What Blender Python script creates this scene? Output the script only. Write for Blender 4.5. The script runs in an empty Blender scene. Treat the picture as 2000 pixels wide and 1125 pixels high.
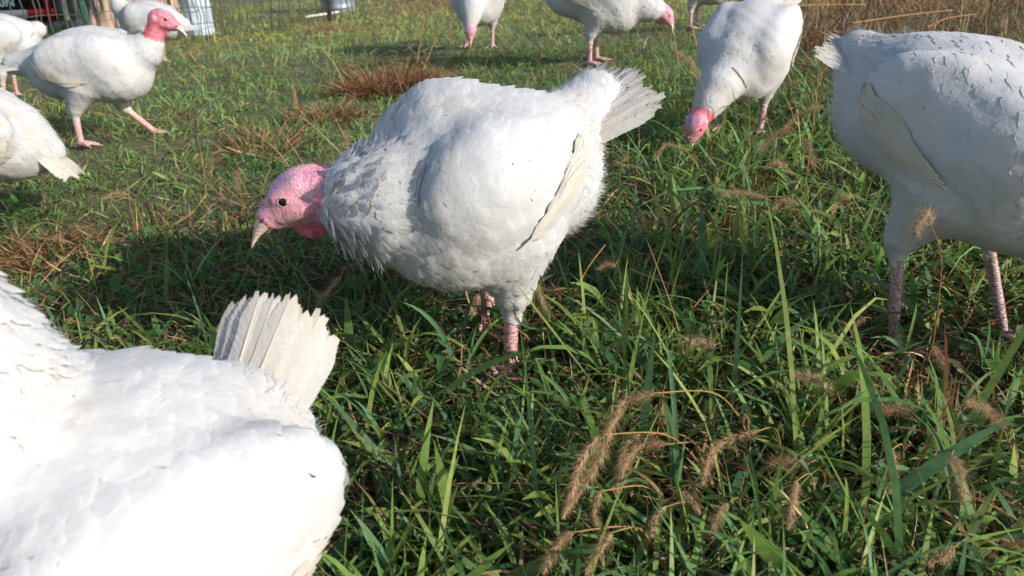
import bpy, bmesh, math, random
import numpy as np
from mathutils import Vector, Matrix, noise as mnoise

random.seed(7)
RNG = np.random.default_rng(7)
R = math.radians
scene = bpy.context.scene
COL = scene.collection

# ------------------------------------------------------------------ camera, sky, sun, exposure
CAM = np.array([0.0, 0.0, 0.75])
TH = R(24.0)
FPX = 1540.0                      # focal length in pixels of a 2000 px wide frame
FWD = np.array([0, math.cos(TH), -math.sin(TH)])
UPV = np.array([0, math.sin(TH), math.cos(TH)])
RGT = np.array([1.0, 0, 0])
cam_d = bpy.data.cameras.new('camera')
cam_d.sensor_width = 36.0
cam_d.lens = 36.0 * FPX / 2000.0
cam_d.clip_start = 0.02
cam_d.clip_end = 600.0
cam_d.dof.use_dof = True
cam_d.dof.focus_distance = 1.42
cam_d.dof.aperture_fstop = 7.0
cam = bpy.data.objects.new('camera', cam_d)
COL.objects.link(cam)
cam.location = CAM
cam.rotation_euler = (R(90) - TH, 0, 0)
scene.camera = cam

SUN_AZ = R(122.0)                 # clockwise from +Y
SUN_EL = R(26.5)
world = bpy.data.worlds.new('World')
scene.world = world
world.use_nodes = True
wn = world.node_tree
wn.nodes.clear()
sky = wn.nodes.new('ShaderNodeTexSky')
sky.sky_type = 'NISHITA'
sky.sun_disc = False
sky.sun_elevation = SUN_EL
sky.sun_rotation = SUN_AZ
bg = wn.nodes.new('ShaderNodeBackground')
bg.inputs['Strength'].default_value = 0.15
wo = wn.nodes.new('ShaderNodeOutputWorld')
wn.links.new(sky.outputs[0], bg.inputs[0])
wn.links.new(bg.outputs[0], wo.inputs[0])
sun_d = bpy.data.lights.new('sun', 'SUN')
sun_d.energy = 4.9
sun_d.angle = R(0.6)
sun_d.color = (1.0, 0.94, 0.85)
sun = bpy.data.objects.new('sun', sun_d)
COL.objects.link(sun)
SUNV = Vector((math.sin(SUN_AZ) * math.cos(SUN_EL), math.cos(SUN_AZ) * math.cos(SUN_EL), math.sin(SUN_EL)))
sun.rotation_euler = SUNV.to_track_quat('Z', 'Y').to_euler()
sun.location = (6, -3, 5)
vs = scene.view_settings
vs.view_transform = 'Standard'
vs.look = 'None'
vs.exposure = 0.45
vs.gamma = 1.0
vs.use_curve_mapping = False

# ------------------------------------------------------------------ terrain
_ty = np.linspace(-60, 160, 4401)
_kz = np.interp(_ty, [-60, -1.0, 0, 1.3, 3.0, 4.2, 5.2, 7, 9, 13, 160],
                [-.1, -.1, -.085, 0, .115, .16, .15, .03, -.06, -.10, -.10])
_ker = np.hanning(21); _ker /= _ker.sum()
_kz = np.convolve(np.pad(_kz, 10, mode='edge'), _ker, mode='valid')


def ground_z(x, y):
    x = np.asarray(x, float); y = np.asarray(y, float)
    z = np.interp(y, _ty, _kz) + .28 * np.tanh(x / 4.0)
    z = z + .008 * np.sin(3.1 * x + 1.7 * y) + .006 * np.sin(5.3 * y - 2.2 * x + 1.0)
    return z


def at_depth(px, py, d):
    return CAM + d * (FWD + (px - 1000) / FPX * RGT + (562.5 - py) / FPX * UPV)


def at_Y(px, py, Y):
    v = FWD + (px - 1000) / FPX * RGT + (562.5 - py) / FPX * UPV
    return CAM + v * (Y / v[1])


def ground_at(px, py):
    v = FWD + (px - 1000) / FPX * RGT + (562.5 - py) / FPX * UPV
    t = 0.2
    for _ in range(4000):
        p = CAM + v * t
        if p[2] <= ground_z(p[0], p[1]):
            break
        t *= 1.003
    return p


def to_px(P):
    P = np.asarray(P, float) - CAM
    d = P @ FWD
    return 1000 + FPX * (P @ RGT) / d, 562.5 - FPX * (P @ UPV) / d, d


# ------------------------------------------------------------------ object helpers
def tag(o, label=None, cat=None, group=None, kind=None):
    if label: o['label'] = label
    if cat: o['category'] = cat
    if group: o['group'] = group
    if kind: o['kind'] = kind
    return o


def empty(name, loc=(0, 0, 0), rz=0.0, sc=1.0):
    o = bpy.data.objects.new(name, None)
    o.empty_display_size = 0.1
    COL.objects.link(o)
    o.location = [float(a) for a in loc]
    o.rotation_euler = (0, 0, rz)
    o.scale = (sc, sc, sc)
    return o


def mesh_np(name, V, F, mat=None, parent=None, col=None, smooth=True, normals=None, mats=None, mi=None):
    """V (n,3); F list of arrays (m,3) / (m,4)."""
    me = bpy.data.meshes.new(name)
    V = np.ascontiguousarray(V, dtype=np.float32)
    if isinstance(F, np.ndarray): F = [F]
    F = [np.asarray(f, dtype=np.int32) for f in F if len(f)]
    me.vertices.add(len(V))
    me.vertices.foreach_set('co', V.ravel())
    nl = sum(f.size for f in F); nf = sum(len(f) for f in F)
    me.loops.add(nl); me.polygons.add(nf)
    me.loops.foreach_set('vertex_index', np.concatenate([f.ravel() for f in F]))
    tot = np.concatenate([np.full(len(f), f.shape[1], np.int32) for f in F])
    st = np.concatenate([[0], np.cumsum(tot)[:-1]]).astype(np.int32)
    me.polygons.foreach_set('loop_start', st)
    me.polygons.foreach_set('loop_total', tot)
    if mi is not None:
        me.polygons.foreach_set('material_index', np.asarray(mi, np.int32))
    if smooth:
        me.polygons.foreach_set('use_smooth', np.ones(nf, bool))
    me.update(calc_edges=True)
    if col is not None:
        a = me.color_attributes.new('Col', 'FLOAT_COLOR', 'POINT')
        c = np.ones((len(V), 4), np.float32); c[:, :3] = col
        a.data.foreach_set('color', c.ravel())
    if normals is not None:
        me.normals_split_custom_set_from_vertices(np.asarray(normals, np.float32))
    for m in (mats or ([mat] if mat else [])):
        me.materials.append(m)
    o = bpy.data.objects.new(name, me)
    COL.objects.link(o)
    if parent is not None: o.parent = parent
    return o


class MB:
    """collects simple shapes into one mesh"""
    def __init__(s): s.v = []; s.q = []; s.t = []; s.n = 0

    def add(s, V, Q=(), T=()):
        V = np.asarray(V, float)
        if len(Q): s.q.append(np.asarray(Q) + s.n)
        if len(T): s.t.append(np.asarray(T) + s.n)
        s.v.append(V); s.n += len(V)

    def box(s, lo, hi, bev=0.0):
        x0, y0, z0 = lo; x1, y1, z1 = hi
        V = [(x0, y0, z0), (x1, y0, z0), (x1, y1, z0), (x0, y1, z0), (x0, y0, z1), (x1, y0, z1), (x1, y1, z1), (x0, y1, z1)]
        s.add(V, [(0, 3, 2, 1), (4, 5, 6, 7), (0, 1, 5, 4), (1, 2, 6, 5), (2, 3, 7, 6), (3, 0, 4, 7)])

    def tube(s, pts, rad, n=6, cap=True):
        pts = np.asarray(pts, float); m = len(pts)
        rad = np.broadcast_to(np.asarray(rad, float), (m,))
        tg = np.gradient(pts, axis=0); tg /= np.linalg.norm(tg, axis=1)[:, None] + 1e-12
        up = np.array([0.13, 0.21, 0.97]) if abs(tg[0, 2]) < .9 else np.array([1.0, 0.1, 0])
        V = []
        a = np.linspace(0, 2 * math.pi, n, endpoint=False)
        b = np.cross(tg[0], up)
        for i in range(m):
            b = b - tg[i] * (b @ tg[i]); b /= np.linalg.norm(b) + 1e-12
            c = np.cross(tg[i], b)
            V.append(pts[i] + rad[i] * (np.cos(a)[:, None] * b + np.sin(a)[:, None] * c))
        V = np.concatenate(V)
        Q = []
        for i in range(m - 1):
            for k in range(n):
                k2 = (k + 1) % n
                Q.append((i * n + k, i * n + k2, (i + 1) * n + k2, (i + 1) * n + k))
        T = []
        if cap:
            V = np.concatenate([V, pts[:1], pts[-1:]])
            for k in range(n):
                T.append((m * n, (k + 1) % n, k)); T.append((m * n + 1, (m - 1) * n + k, (m - 1) * n + (k + 1) % n))
        s.add(V, Q, T)

    def lathe(s, prof, n=24, c=(0, 0, 0), cap=True):
        """prof: list of (r, z)"""
        a = np.linspace(0, 2 * math.pi, n, endpoint=False)
        V = []
        for r, z in prof:
            V.append(np.stack([c[0] + r * np.cos(a), c[1] + r * np.sin(a), np.full(n, c[2] + z)], 1))
        V = np.concatenate(V); Q = []
        for i in range(len(prof) - 1):
            for k in range(n):
                k2 = (k + 1) % n
                Q.append((i * n + k, i * n + k2, (i + 1) * n + k2, (i + 1) * n + k))
        s.add(V, Q)

    def build(s, name, mat, parent=None, smooth=True, col=None):
        F = []
        if s.q: F.append(np.concatenate(s.q))
        if s.t: F.append(np.concatenate(s.t))
        return mesh_np(name, np.concatenate(s.v), F, mat, parent, col, smooth)


# ------------------------------------------------------------------ materials
def new_mat(name):
    m = bpy.data.materials.new(name); m.use_nodes = True
    nt = m.node_tree
    return m, nt, nt.nodes['Principled BSDF'], nt.nodes['Material Output']


def N(nt, typ, **kw):
    n = nt.nodes.new(typ)
    for k, v in kw.items():
        if k in n.inputs: n.inputs[k].default_value = v
        else: setattr(n, k, v)
    return n


def ramp(nt, fac, stops):
    r = nt.nodes.new('ShaderNodeValToRGB')
    el = r.color_ramp.elements
    while len(el) < len(stops): el.new(0.5)
    for e, (p, c) in zip(el, stops):
        e.position = p; e.color = (*c, 1) if len(c) == 3 else c
    nt.links.new(fac, r.inputs[0])
    return r


def mul_col(nt, a, b, fac=1.0, mode='MULTIPLY'):
    m = nt.nodes.new('ShaderNodeMix'); m.data_type = 'RGBA'; m.blend_type = mode
    m.inputs[0].default_value = fac
    nt.links.new(a, m.inputs[6]); nt.links.new(b, m.inputs[7])
    return m.outputs[2]


def simple_mat(name, color, rough=.6, metal=0.0, nscale=20, namt=.25, bump=0.0, bscale=None, emit=None):
    m, nt, p, out = new_mat(name)
    tc = N(nt, 'ShaderNodeTexCoord')
    nz = N(nt, 'ShaderNodeTexNoise'); nz.inputs['Scale'].default_value = nscale; nz.inputs['Detail'].default_value = 6
    nt.links.new(tc.outputs['Object'], nz.inputs['Vector'])
    lo = tuple(c * (1 - namt) for c in color); hi = tuple(min(1, c * (1 + namt)) for c in color)
    r = ramp(nt, nz.outputs['Fac'], [(.3, lo), (.7, hi)])
    nt.links.new(r.outputs[0], p.inputs['Base Color'])
    p.inputs['Roughness'].default_value = rough; p.inputs['Metallic'].default_value = metal
    if bump:
        b = N(nt, 'ShaderNodeBump'); b.inputs['Strength'].default_value = bump; b.inputs['Distance'].default_value = .01
        n2 = N(nt, 'ShaderNodeTexNoise'); n2.inputs['Scale'].default_value = bscale or nscale * 3
        nt.links.new(tc.outputs['Object'], n2.inputs['Vector'])
        nt.links.new(n2.outputs['Fac'], b.inputs['Height']); nt.links.new(b.outputs[0], p.inputs['Normal'])
    return m


def plant_mat(name, rough=.45, trans=.3, spec=.4, vein=True):
    """leaf blades: colour from the 'Col' attribute, thin translucent sheet"""
    m, nt, p, out = new_mat(name)
    at = N(nt, 'ShaderNodeAttribute'); at.attribute_name = 'Col'
    nz = N(nt, 'ShaderNodeTexNoise'); nz.inputs['Scale'].default_value = 90; nz.inputs['Detail'].default_value = 3
    tc = N(nt, 'ShaderNodeTexCoord'); nt.links.new(tc.outputs['Object'], nz.inputs['Vector'])
    r = ramp(nt, nz.outputs['Fac'], [(.3, (.78, .78, .78)), (.7, (1.15, 1.15, 1.15))])
    c = mul_col(nt, at.outputs['Color'], r.outputs[0])
    nt.links.new(c, p.inputs['Base Color'])
    p.inputs['Roughness'].default_value = rough
    p.inputs['Specular IOR Level'].default_value = spec
    tr = N(nt, 'ShaderNodeBsdfTranslucent')
    hs = N(nt, 'ShaderNodeHueSaturation'); hs.inputs['Value'].default_value = 1.25; hs.inputs['Hue'].default_value = .485
    nt.links.new(c, hs.inputs['Color']); nt.links.new(hs.outputs[0], tr.inputs['Color'])
    mx = N(nt, 'ShaderNodeMixShader'); mx.inputs[0].default_value = trans
    nt.links.new(p.outputs[0], mx.inputs[1]); nt.links.new(tr.outputs[0], mx.inputs[2])
    nt.links.new(mx.outputs[0], out.inputs['Surface'])
    return m


def feather_mat(name, trans=.22):
    m, nt, p, out = new_mat(name)
    at = N(nt, 'ShaderNodeAttribute'); at.attribute_name = 'Col'
    tc = N(nt, 'ShaderNodeTexCoord')
    nz = N(nt, 'ShaderNodeTexNoise'); nz.inputs['Scale'].default_value = 9; nz.inputs['Detail'].default_value = 5
    nt.links.new(tc.outputs['Object'], nz.inputs['Vector'])
    r = ramp(nt, nz.outputs['Fac'], [(.34, (.975, .95, .91)), (.56, (1, 1, 1))])
    c = mul_col(nt, at.outputs['Color'], r.outputs[0])
    nt.links.new(c, p.inputs['Base Color'])
    p.inputs['Roughness'].default_value = .75
    p.inputs['Specular IOR Level'].default_value = .25
    p.inputs['Sheen Weight'].default_value = .15
    n2 = N(nt, 'ShaderNodeTexNoise'); n2.inputs['Scale'].default_value = 120; n2.inputs['Detail'].default_value = 4
    nt.links.new(tc.outputs['Object'], n2.inputs['Vector'])
    b = N(nt, 'ShaderNodeBump'); b.inputs['Strength'].default_value = .25; b.inputs['Distance'].default_value = .004
    nt.links.new(n2.outputs['Fac'], b.inputs['Height']); nt.links.new(b.outputs[0], p.inputs['Normal'])
    tr = N(nt, 'ShaderNodeBsdfTranslucent')
    nt.links.new(c, tr.inputs['Color'])
    mx = N(nt, 'ShaderNodeMixShader'); mx.inputs[0].default_value = trans
    nt.links.new(p.outputs[0], mx.inputs[1]); nt.links.new(tr.outputs[0], mx.inputs[2])
    nt.links.new(mx.outputs[0], out.inputs['Surface'])
    return m


def skin_mat(name, scale=420.0, bump=.22, rough=.5, sss=.12):
    m, nt, p, out = new_mat(name)
    at = N(nt, 'ShaderNodeAttribute'); at.attribute_name = 'Col'
    tc = N(nt, 'ShaderNodeTexCoord')
    vo = N(nt, 'ShaderNodeTexVoronoi'); vo.inputs['Scale'].default_value = scale
    nz = N(nt, 'ShaderNodeTexNoise'); nz.inputs['Scale'].default_value = scale * .5; nz.inputs['Detail'].default_value = 5
    for t in (vo, nz): nt.links.new(tc.outputs['Object'], t.inputs['Vector'])
    r = ramp(nt, vo.outputs['Distance'], [(.0, (1.08, 1.08, 1.08)), (.6, (.84, .74, .77))])
    c = mul_col(nt, at.outputs['Color'], r.outputs[0])
    n3 = N(nt, 'ShaderNodeTexNoise'); n3.inputs['Scale'].default_value = 55; n3.inputs['Detail'].default_value = 5; nt.links.new(tc.outputs['Object'], n3.inputs['Vector'])
    r3 = ramp(nt, n3.outputs['Fac'], [(.36, (.72, .68, .86)), (.5, (1, 1, 1)), (.68, (1.05, 1.12, 1.08))])
    c = mul_col(nt, c, r3.outputs[0])
    r2 = ramp(nt, nz.outputs['Fac'], [(.35, (.85, .78, .82)), (.65, (1.1, 1.1, 1.1))])
    c = mul_col(nt, c, r2.outputs[0])
    nt.links.new(c, p.inputs['Base Color'])
    p.inputs['Roughness'].default_value = rough
    p.inputs['Subsurface Weight'].default_value = sss
    p.inputs['Subsurface Radius'].default_value = (1, .35, .25)
    p.inputs['Subsurface Scale'].default_value = .006
    b = N(nt, 'ShaderNodeBump'); b.inputs['Strength'].default_value = bump; b.inputs['Distance'].default_value = .003
    b.invert = True
    nt.links.new(vo.outputs['Distance'], b.inputs['Height']); nt.links.new(b.outputs[0], p.inputs['Normal'])
    return m


def leg_mat(name):
    m, nt, p, out = new_mat(name)
    at = N(nt, 'ShaderNodeAttribute'); at.attribute_name = 'Col'
    tc = N(nt, 'ShaderNodeTexCoord')
    mp = N(nt, 'ShaderNodeMapping'); mp.inputs['Scale'].default_value = (60, 60, 150)
    nt.links.new(tc.outputs['Object'], mp.inputs['Vector'])
    vo = N(nt, 'ShaderNodeTexVoronoi'); vo.inputs['Scale'].default_value = 1.0
    vo.feature = 'DISTANCE_TO_EDGE'
    nt.links.new(mp.outputs[0], vo.inputs['Vector'])
    r = ramp(nt, vo.outputs['Distance'], [(.0, (.35, .3, .3)), (.14, (1, 1, 1))])
    c = mul_col(nt, at.outputs['Color'], r.outputs[0])
    nt.links.new(c, p.inputs['Base Color'])
    p.inputs['Roughness'].default_value = .5
    b = N(nt, 'ShaderNodeBump'); b.inputs['Strength'].default_value = .6; b.inputs['Distance'].default_value = .002
    nt.links.new(vo.outputs['Distance'], b.inputs['Height']); nt.links.new(b.outputs[0], p.inputs['Normal'])
    return m


def ground_mat():
    m, nt, p, out = new_mat('soil_and_thatch')
    tc = N(nt, 'ShaderNodeTexCoord')
    n1 = N(nt, 'ShaderNodeTexNoise'); n1.inputs['Scale'].default_value = 2.2; n1.inputs['Detail'].default_value = 8
    n2 = N(nt, 'ShaderNodeTexNoise'); n2.inputs['Scale'].default_value = 55; n2.inputs['Detail'].default_value = 6
    for t in (n1, n2): nt.links.new(tc.outputs['Object'], t.inputs['Vector'])
    r1 = ramp(nt, n1.outputs['Fac'], [(.35, (.085, .075, .036)), (.5, (.075, .10, .036)), (.65, (.12, .095, .045))])
    r2 = ramp(nt, n2.outputs['Fac'], [(.3, (.4, .4, .4)), (.7, (1.5, 1.45, 1.3))])
    c = mul_col(nt, r1.outputs[0], r2.outputs[0])
    nt.links.new(c, p.inputs['Base Color'])
    p.inputs['Roughness'].default_value = .95
    b = N(nt, 'ShaderNodeBump'); b.inputs['Strength'].default_value = .9; b.inputs['Distance'].default_value = .02
    nt.links.new(n2.outputs['Fac'], b.inputs['Height']); nt.links.new(b.outputs[0], p.inputs['Normal'])
    return m


M_FEATHER = feather_mat('white_feather', .36)
M_QUILL = feather_mat('flight_feather', .4)
M_SKIN = skin_mat('bare_head_skin')
M_LEG = leg_mat('scaly_leg')
M_BEAK = simple_mat('horn_beak', (.62, .46, .36), .4, 0, 60, .25, .2, 200)
M_NOSTRIL = simple_mat('nostril_dark', (.10, .045, .04), .6)
M_EYE = simple_mat('dark_eye', (.012, .008, .006), .08, 0, 30, .2)
M_CLAW = simple_mat('claw_horn', (.30, .24, .20), .5)
M_GRASS = plant_mat('grass_blade', .5, .43, .25)
M_STRAW = plant_mat('dry_straw', .6, .15, .3)
M_SEED = plant_mat('foxtail_bristle', .6, .35, .3)
M_GROUND = ground_mat()

# ------------------------------------------------------------------ ground sheet
def build_ground():
    ys = np.concatenate([np.linspace(-60, -3, 20), np.linspace(-2.8, 6, 180), np.linspace(6.1, 16, 80), np.geomspace(16.5, 155, 24)])
    xs = np.concatenate([-np.geomspace(80, 6.3, 20), np.linspace(-6, 6, 200), np.geomspace(6.3, 80, 20)])
    X, Y = np.meshgrid(xs, ys)
    Z = ground_z(X, Y)
    nb = RNG.normal(0, .004, Z.shape); nb[np.abs(X) > 6] = 0
    Z = Z + nb
    V = np.stack([X.ravel(), Y.ravel(), Z.ravel()], 1)
    ny, nx = X.shape
    i = (np.arange(ny - 1)[:, None] * nx + np.arange(nx - 1)[None]).ravel()
    F = np.stack([i, i + 1, i + nx + 1, i + nx], 1)
    o = mesh_np('ground', V, F, M_GROUND)
    tag(o, 'earth and dead thatch under the pasture grass', 'ground', kind='structure')


build_ground()

# ------------------------------------------------------------------ implicit bodies
def rot_y(a):
    c, s = math.cos(a), math.sin(a)
    return np.array([[c, 0, s], [0, 1, 0], [-s, 0, c]])


def rot_z(a):
    c, s = math.cos(a), math.sin(a)
    return np.array([[c, -s, 0], [s, c, 0], [0, 0, 1]])


def rot_x(a):
    c, s = math.cos(a), math.sin(a)
    return np.array([[1, 0, 0], [0, c, -s], [0, s, c]])


class Prim:
    def __init__(s, kind, tagname, k, flow, **kw):
        s.kind = kind; s.tag = tagname; s.k = k
        s.flow = np.asarray(flow, float) / (np.linalg.norm(flow) + 1e-9)
        s.__dict__.update({k_: (v_.astype(np.float32) if isinstance(v_, np.ndarray) else v_) for k_, v_ in kw.items()})

    def bounds(s):
        if s.kind == 'ell':
            r = max(s.r); return s.c - r, s.c + r
        r = max(s.ra, s.rb)
        return np.minimum(s.a, s.b) - r, np.maximum(s.a, s.b) + r

    def d(s, P):
        if s.kind == 'ell':
            q = (P - s.c) @ s.M          # columns of M = axes
            k0 = np.sqrt(((q / s.r) ** 2).sum(-1)); k1 = np.sqrt(((q / (s.r ** 2)) ** 2).sum(-1))
            d = np.where(k0 < 1e-6, -s.r.min(), k0 * (k0 - 1) / np.maximum(k1, 1e-9))
            if s.tag in ('body', 'wing', 'rump'):
                x, y, z = P[..., 0], P[..., 1], P[..., 2]
                w = np.sin(29 * x + 2.1 * np.sin(23 * y + 31 * z)) * np.sin(33 * z + 27 * y + 1.7 * np.sin(37 * x + 11 * z))
                w2 = np.sin(71 * x + 2.5 * np.sin(47 * z - 29 * y) + 2) * np.sin(67 * y - 53 * z + 2.2 * np.sin(59 * x))
                d = d - .0014 * w - .0006 * w2
            return d
        ab = s.b - s.a
        t = np.clip(((P - s.a) @ ab) / (ab @ ab), 0, 1)
        q = P - s.a - t[..., None] * ab
        return np.sqrt((q ** 2).sum(-1)) - (s.ra + (s.rb - s.ra) * t)


def smin(a, b, k):
    h = np.maximum(k - np.abs(a - b), 0) / k
    return np.minimum(a, b) - h * h * k * .25


class Body:
    def __init__(s): s.p = []

    def ell(s, c, r, tagname='body', k=.04, flow=(-1, 0, 0), M=None):
        s.p.append(Prim('ell', tagname, k, flow, c=np.asarray(c, float), r=np.asarray(r, float), M=np.eye(3) if M is None else M))

    def cap(s, a, b, ra, rb, tagname='body', k=.03, flow=None):
        a = np.asarray(a, float); b = np.asarray(b, float)
        s.p.append(Prim('cap', tagname, k, b - a if flow is None else flow, a=a, b=b, ra=ra, rb=rb))

    def ev(s, P):
        P = P.astype(np.float32)
        acc = np.full(P.shape[:-1], 1.0)
        for q in s.p: acc = smin(acc, q.d(P), q.k)
        return acc

    def grad(s, P, e=.002):
        d0 = s.ev(P)
        g = np.stack([s.ev(P + np.eye(3)[i] * e) - d0 for i in range(3)], -1)
        return d0, g / (np.linalg.norm(g, axis=-1, keepdims=True) + 1e-9)

    def tags(s, P):
        D = np.stack([q.d(P) for q in s.p], -1)
        i = D.argmin(-1)
        w = np.exp(-np.maximum(D - D.min(-1, keepdims=True), 0) / .02)
        fl = w @ np.stack([q.flow for q in s.p])
        return np.array([q.tag for q in s.p])[i], fl / (np.linalg.norm(fl, axis=-1, keepdims=True) + 1e-9)

    def mesh(s, h):
        lo = np.min([q.bounds()[0] for q in s.p], 0) - 3 * h; hi = np.max([q.bounds()[1] for q in s.p], 0) + 3 * h
        n = np.ceil((hi - lo) / h).astype(int) + 1
        ax = [lo[i] + h * np.arange(n[i]) for i in range(3)]
        V = np.full(n, 1.0)
        for q in s.p:
            b0, b1 = q.bounds(); m = q.k + 2 * h
            i0 = np.maximum(np.floor((b0 - m - lo) / h).astype(int), 0); i1 = np.minimum(np.ceil((b1 + m - lo) / h).astype(int) + 1, n)
            G = np.stack(np.meshgrid(*[ax[i][i0[i]:i1[i]] for i in range(3)], indexing='ij'), -1)
            sl = tuple(slice(i0[i], i1[i]) for i in range(3))
            V[sl] = smin(V[sl], q.d(G), q.k)
        # naive surface nets
        ins = V < 0
        c = np.zeros(n - 1, int)
        offs = [(i, j, k) for i in (0, 1) for j in (0, 1) for k in (0, 1)]
        for (i, j, k) in offs: c += ins[i:n[0] - 1 + i, j:n[1] - 1 + j, k:n[2] - 1 + k]
        act = (c > 0) & (c < 8)
        idx = np.argwhere(act)
        vid = np.full(n - 1, -1); vid[act] = np.arange(len(idx))
        cv = np.stack([V[idx[:, 0] + i, idx[:, 1] + j, idx[:, 2] + k] for (i, j, k) in offs], 1)
        acc = np.zeros((len(idx), 3)); cnt = np.zeros(len(idx))
        oa = np.array(offs, float)
        for a in range(8):
            for b in range(a + 1, 8):
                if np.abs(oa[a] - oa[b]).sum() != 1: continue
                m = (cv[:, a] < 0) != (cv[:, b] < 0)
                t = cv[:, a] / (cv[:, a] - cv[:, b] + 1e-12)
                p = oa[a] + t[:, None] * (oa[b] - oa[a])
                acc[m] += p[m]; cnt[m] += 1
        P = lo + h * (idx + acc / cnt[:, None])
        quads = []
        for ax_ in range(3):
            u, v = [(1, 2), (2, 0), (0, 1)][ax_]
            sl0 = [slice(1, n[i] - 1) for i in range(3)]; sl1 = list(sl0)
            sl0[ax_] = slice(0, n[ax_] - 1); sl1[ax_] = slice(1, n[ax_])
            A = ins[tuple(sl0)]; B = ins[tuple(sl1)]
            e = np.argwhere(A != B)
            flip = A[tuple(e.T)]
            base = e + 1; base[:, ax_] -= 1
            def cell(du, dv):
                w = base.copy(); w[:, u] += du; w[:, v] += dv
                return vid[w[:, 0], w[:, 1], w[:, 2]]
            q = np.stack([cell(-1, -1), cell(0, -1), cell(0, 0), cell(-1, 0)], 1)
            q[~flip] = q[~flip][:, ::-1]
            quads.append(q)
        Q = np.concatenate(quads)
        d, g = s.grad(P); P = P - d[:, None] * g * .9
        return P, Q, g


def subdiv(P, Q, facemask):
    """split chosen quads 1->4 with shared mid points only inside the chosen set (borders left as T joints, hidden by feathers)"""
    S = Q[facemask]; keep = Q[~facemask]
    E = np.sort(np.concatenate([S[:, [0, 1]], S[:, [1, 2]], S[:, [2, 3]], S[:, [3, 0]]]), 1)
    ue, inv = np.unique(E, axis=0, return_inverse=True)
    inv = inv.reshape(4, -1)
    mid = P[ue].mean(1); cen = P[S].mean(1)
    n0 = len(P); P2 = np.concatenate([P, mid, cen])
    e = n0 + inv; c = n0 + len(mid) + np.arange(len(S))
    new = np.concatenate([np.stack([S[:, 0], e[0], c, e[3]], 1), np.stack([S[:, 1], e[1], c, e[0]], 1),
                          np.stack([S[:, 2], e[2], c, e[1]], 1), np.stack([S[:, 3], e[3], c, e[2]], 1)])
    return P2, np.concatenate([keep, new]), np.concatenate([np.zeros(len(keep), bool), np.ones(len(new), bool)])


# ------------------------------------------------------------------ feathers
F_S = np.array([0, .3, .58, .80, .93, 1.0]); F_W = np.array([.55, .95, 1.0, .82, .50, .16])


def contour_feathers(body, P, nrm, flow, L, W, lift, rng, col, wide=1):
    """shingled soft feathers that follow the implicit body; arrays per feather"""
    n = len(P)
    t = flow - (flow * nrm).sum(1)[:, None] * nrm
    t /= np.linalg.norm(t, axis=1)[:, None] + 1e-9
    b = np.cross(nrm, t)
    ang = rng.normal(0, .16, n)
    t, b = t * np.cos(ang)[:, None] + b * np.sin(ang)[:, None], b * np.cos(ang)[:, None] - t * np.sin(ang)[:, None]
    J = len(F_S); K = 2 * wide + 1
    V = np.zeros((n, J, K, 3))
    h0 = rng.uniform(.000, .002, n)
    side = rng.normal(0, .12, n)
    for j in range(J):
        for i in range(K):
            x = (i - wide) / wide
            jag = 1 + (rng.normal(0, .016, n) if j >= 3 else 0)
            sh = F_S[j] * (1 - (.04 * x * x if 2 <= j < J - 1 else 0))
            q = P + t * (L * sh * jag)[:, None] + b * (W * F_W[j] * x)[:, None]
            V[:, j, i] = q
    flat = V.reshape(-1, 3)
    for _ in range(2):
        d, g = body.grad(flat); flat = flat - d[:, None] * g
    d, g = body.grad(flat)
    g = g.reshape(n, J, K, 3); V = flat.reshape(n, J, K, 3)
    # leave out feathers that would fold into a crease
    ok = ((g * g[:, :1, wide:wide + 1]).sum(-1).min((1, 2)) > .25)
    ln = np.linalg.norm(np.diff(V[:, :, wide], axis=1), axis=-1).sum(1)
    ok &= (ln < L * 1.4)
    V, g, lift, h0, side, col = V[ok], g[ok], lift[ok], h0[ok], side[ok], col[ok]; n = len(V)
    for j in range(J):
        for i in range(K):
            x = (i - wide) / wide
            xw = x * F_W[j]
            off = h0 + .0005 + lift * (F_S[j] ** 1.4) * (1 - .25 * abs(xw)) + lift * .5 * side * xw * F_S[j] - .0014 * xw * xw
            V[:, j, i] += g[:, j, i] * off[:, None]
    du = np.gradient(V, axis=1); dv = np.gradient(V, axis=2)
    own = np.cross(du, dv); own /= np.linalg.norm(own, axis=-1, keepdims=True) + 1e-12
    fn_ = np.cross(V[:, 1:, 1:] - V[:, :-1, :-1], V[:, :-1, 1:] - V[:, 1:, :-1])
    fn_ /= np.linalg.norm(fn_, axis=-1, keepdims=True) + 1e-12
    fd = (fn_ * g[:, :-1, :-1]).sum(-1); fd = fd * np.sign(np.median(fd))
    ok = ((own * g).sum(-1)[:, :-1].min((1, 2)) > .0) & (fd.min((1, 2)) > .02)
    V, g, own, col = V[ok], g[ok], own[ok], col[ok]; n = len(V)
    NN = own * .55 + g * .6          # blended with the body underneath, as soft barbs shade
    NN /= np.linalg.norm(NN, axis=-1, keepdims=True) + 1e-12
    base = (np.arange(n) * J * K)[:, None]
    q = [np.array([j * K + i, (j + 1) * K + i, (j + 1) * K + i + 1, j * K + i + 1]) for j in range(J - 1) for i in range(K - 1)]
    Q = (base[:, :, None] + np.stack(q)[None]).reshape(-1, 4)
    C = np.repeat(col, J * K, 0)
    return V.reshape(-1, 3), Q, NN.reshape(-1, 3), C


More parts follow.
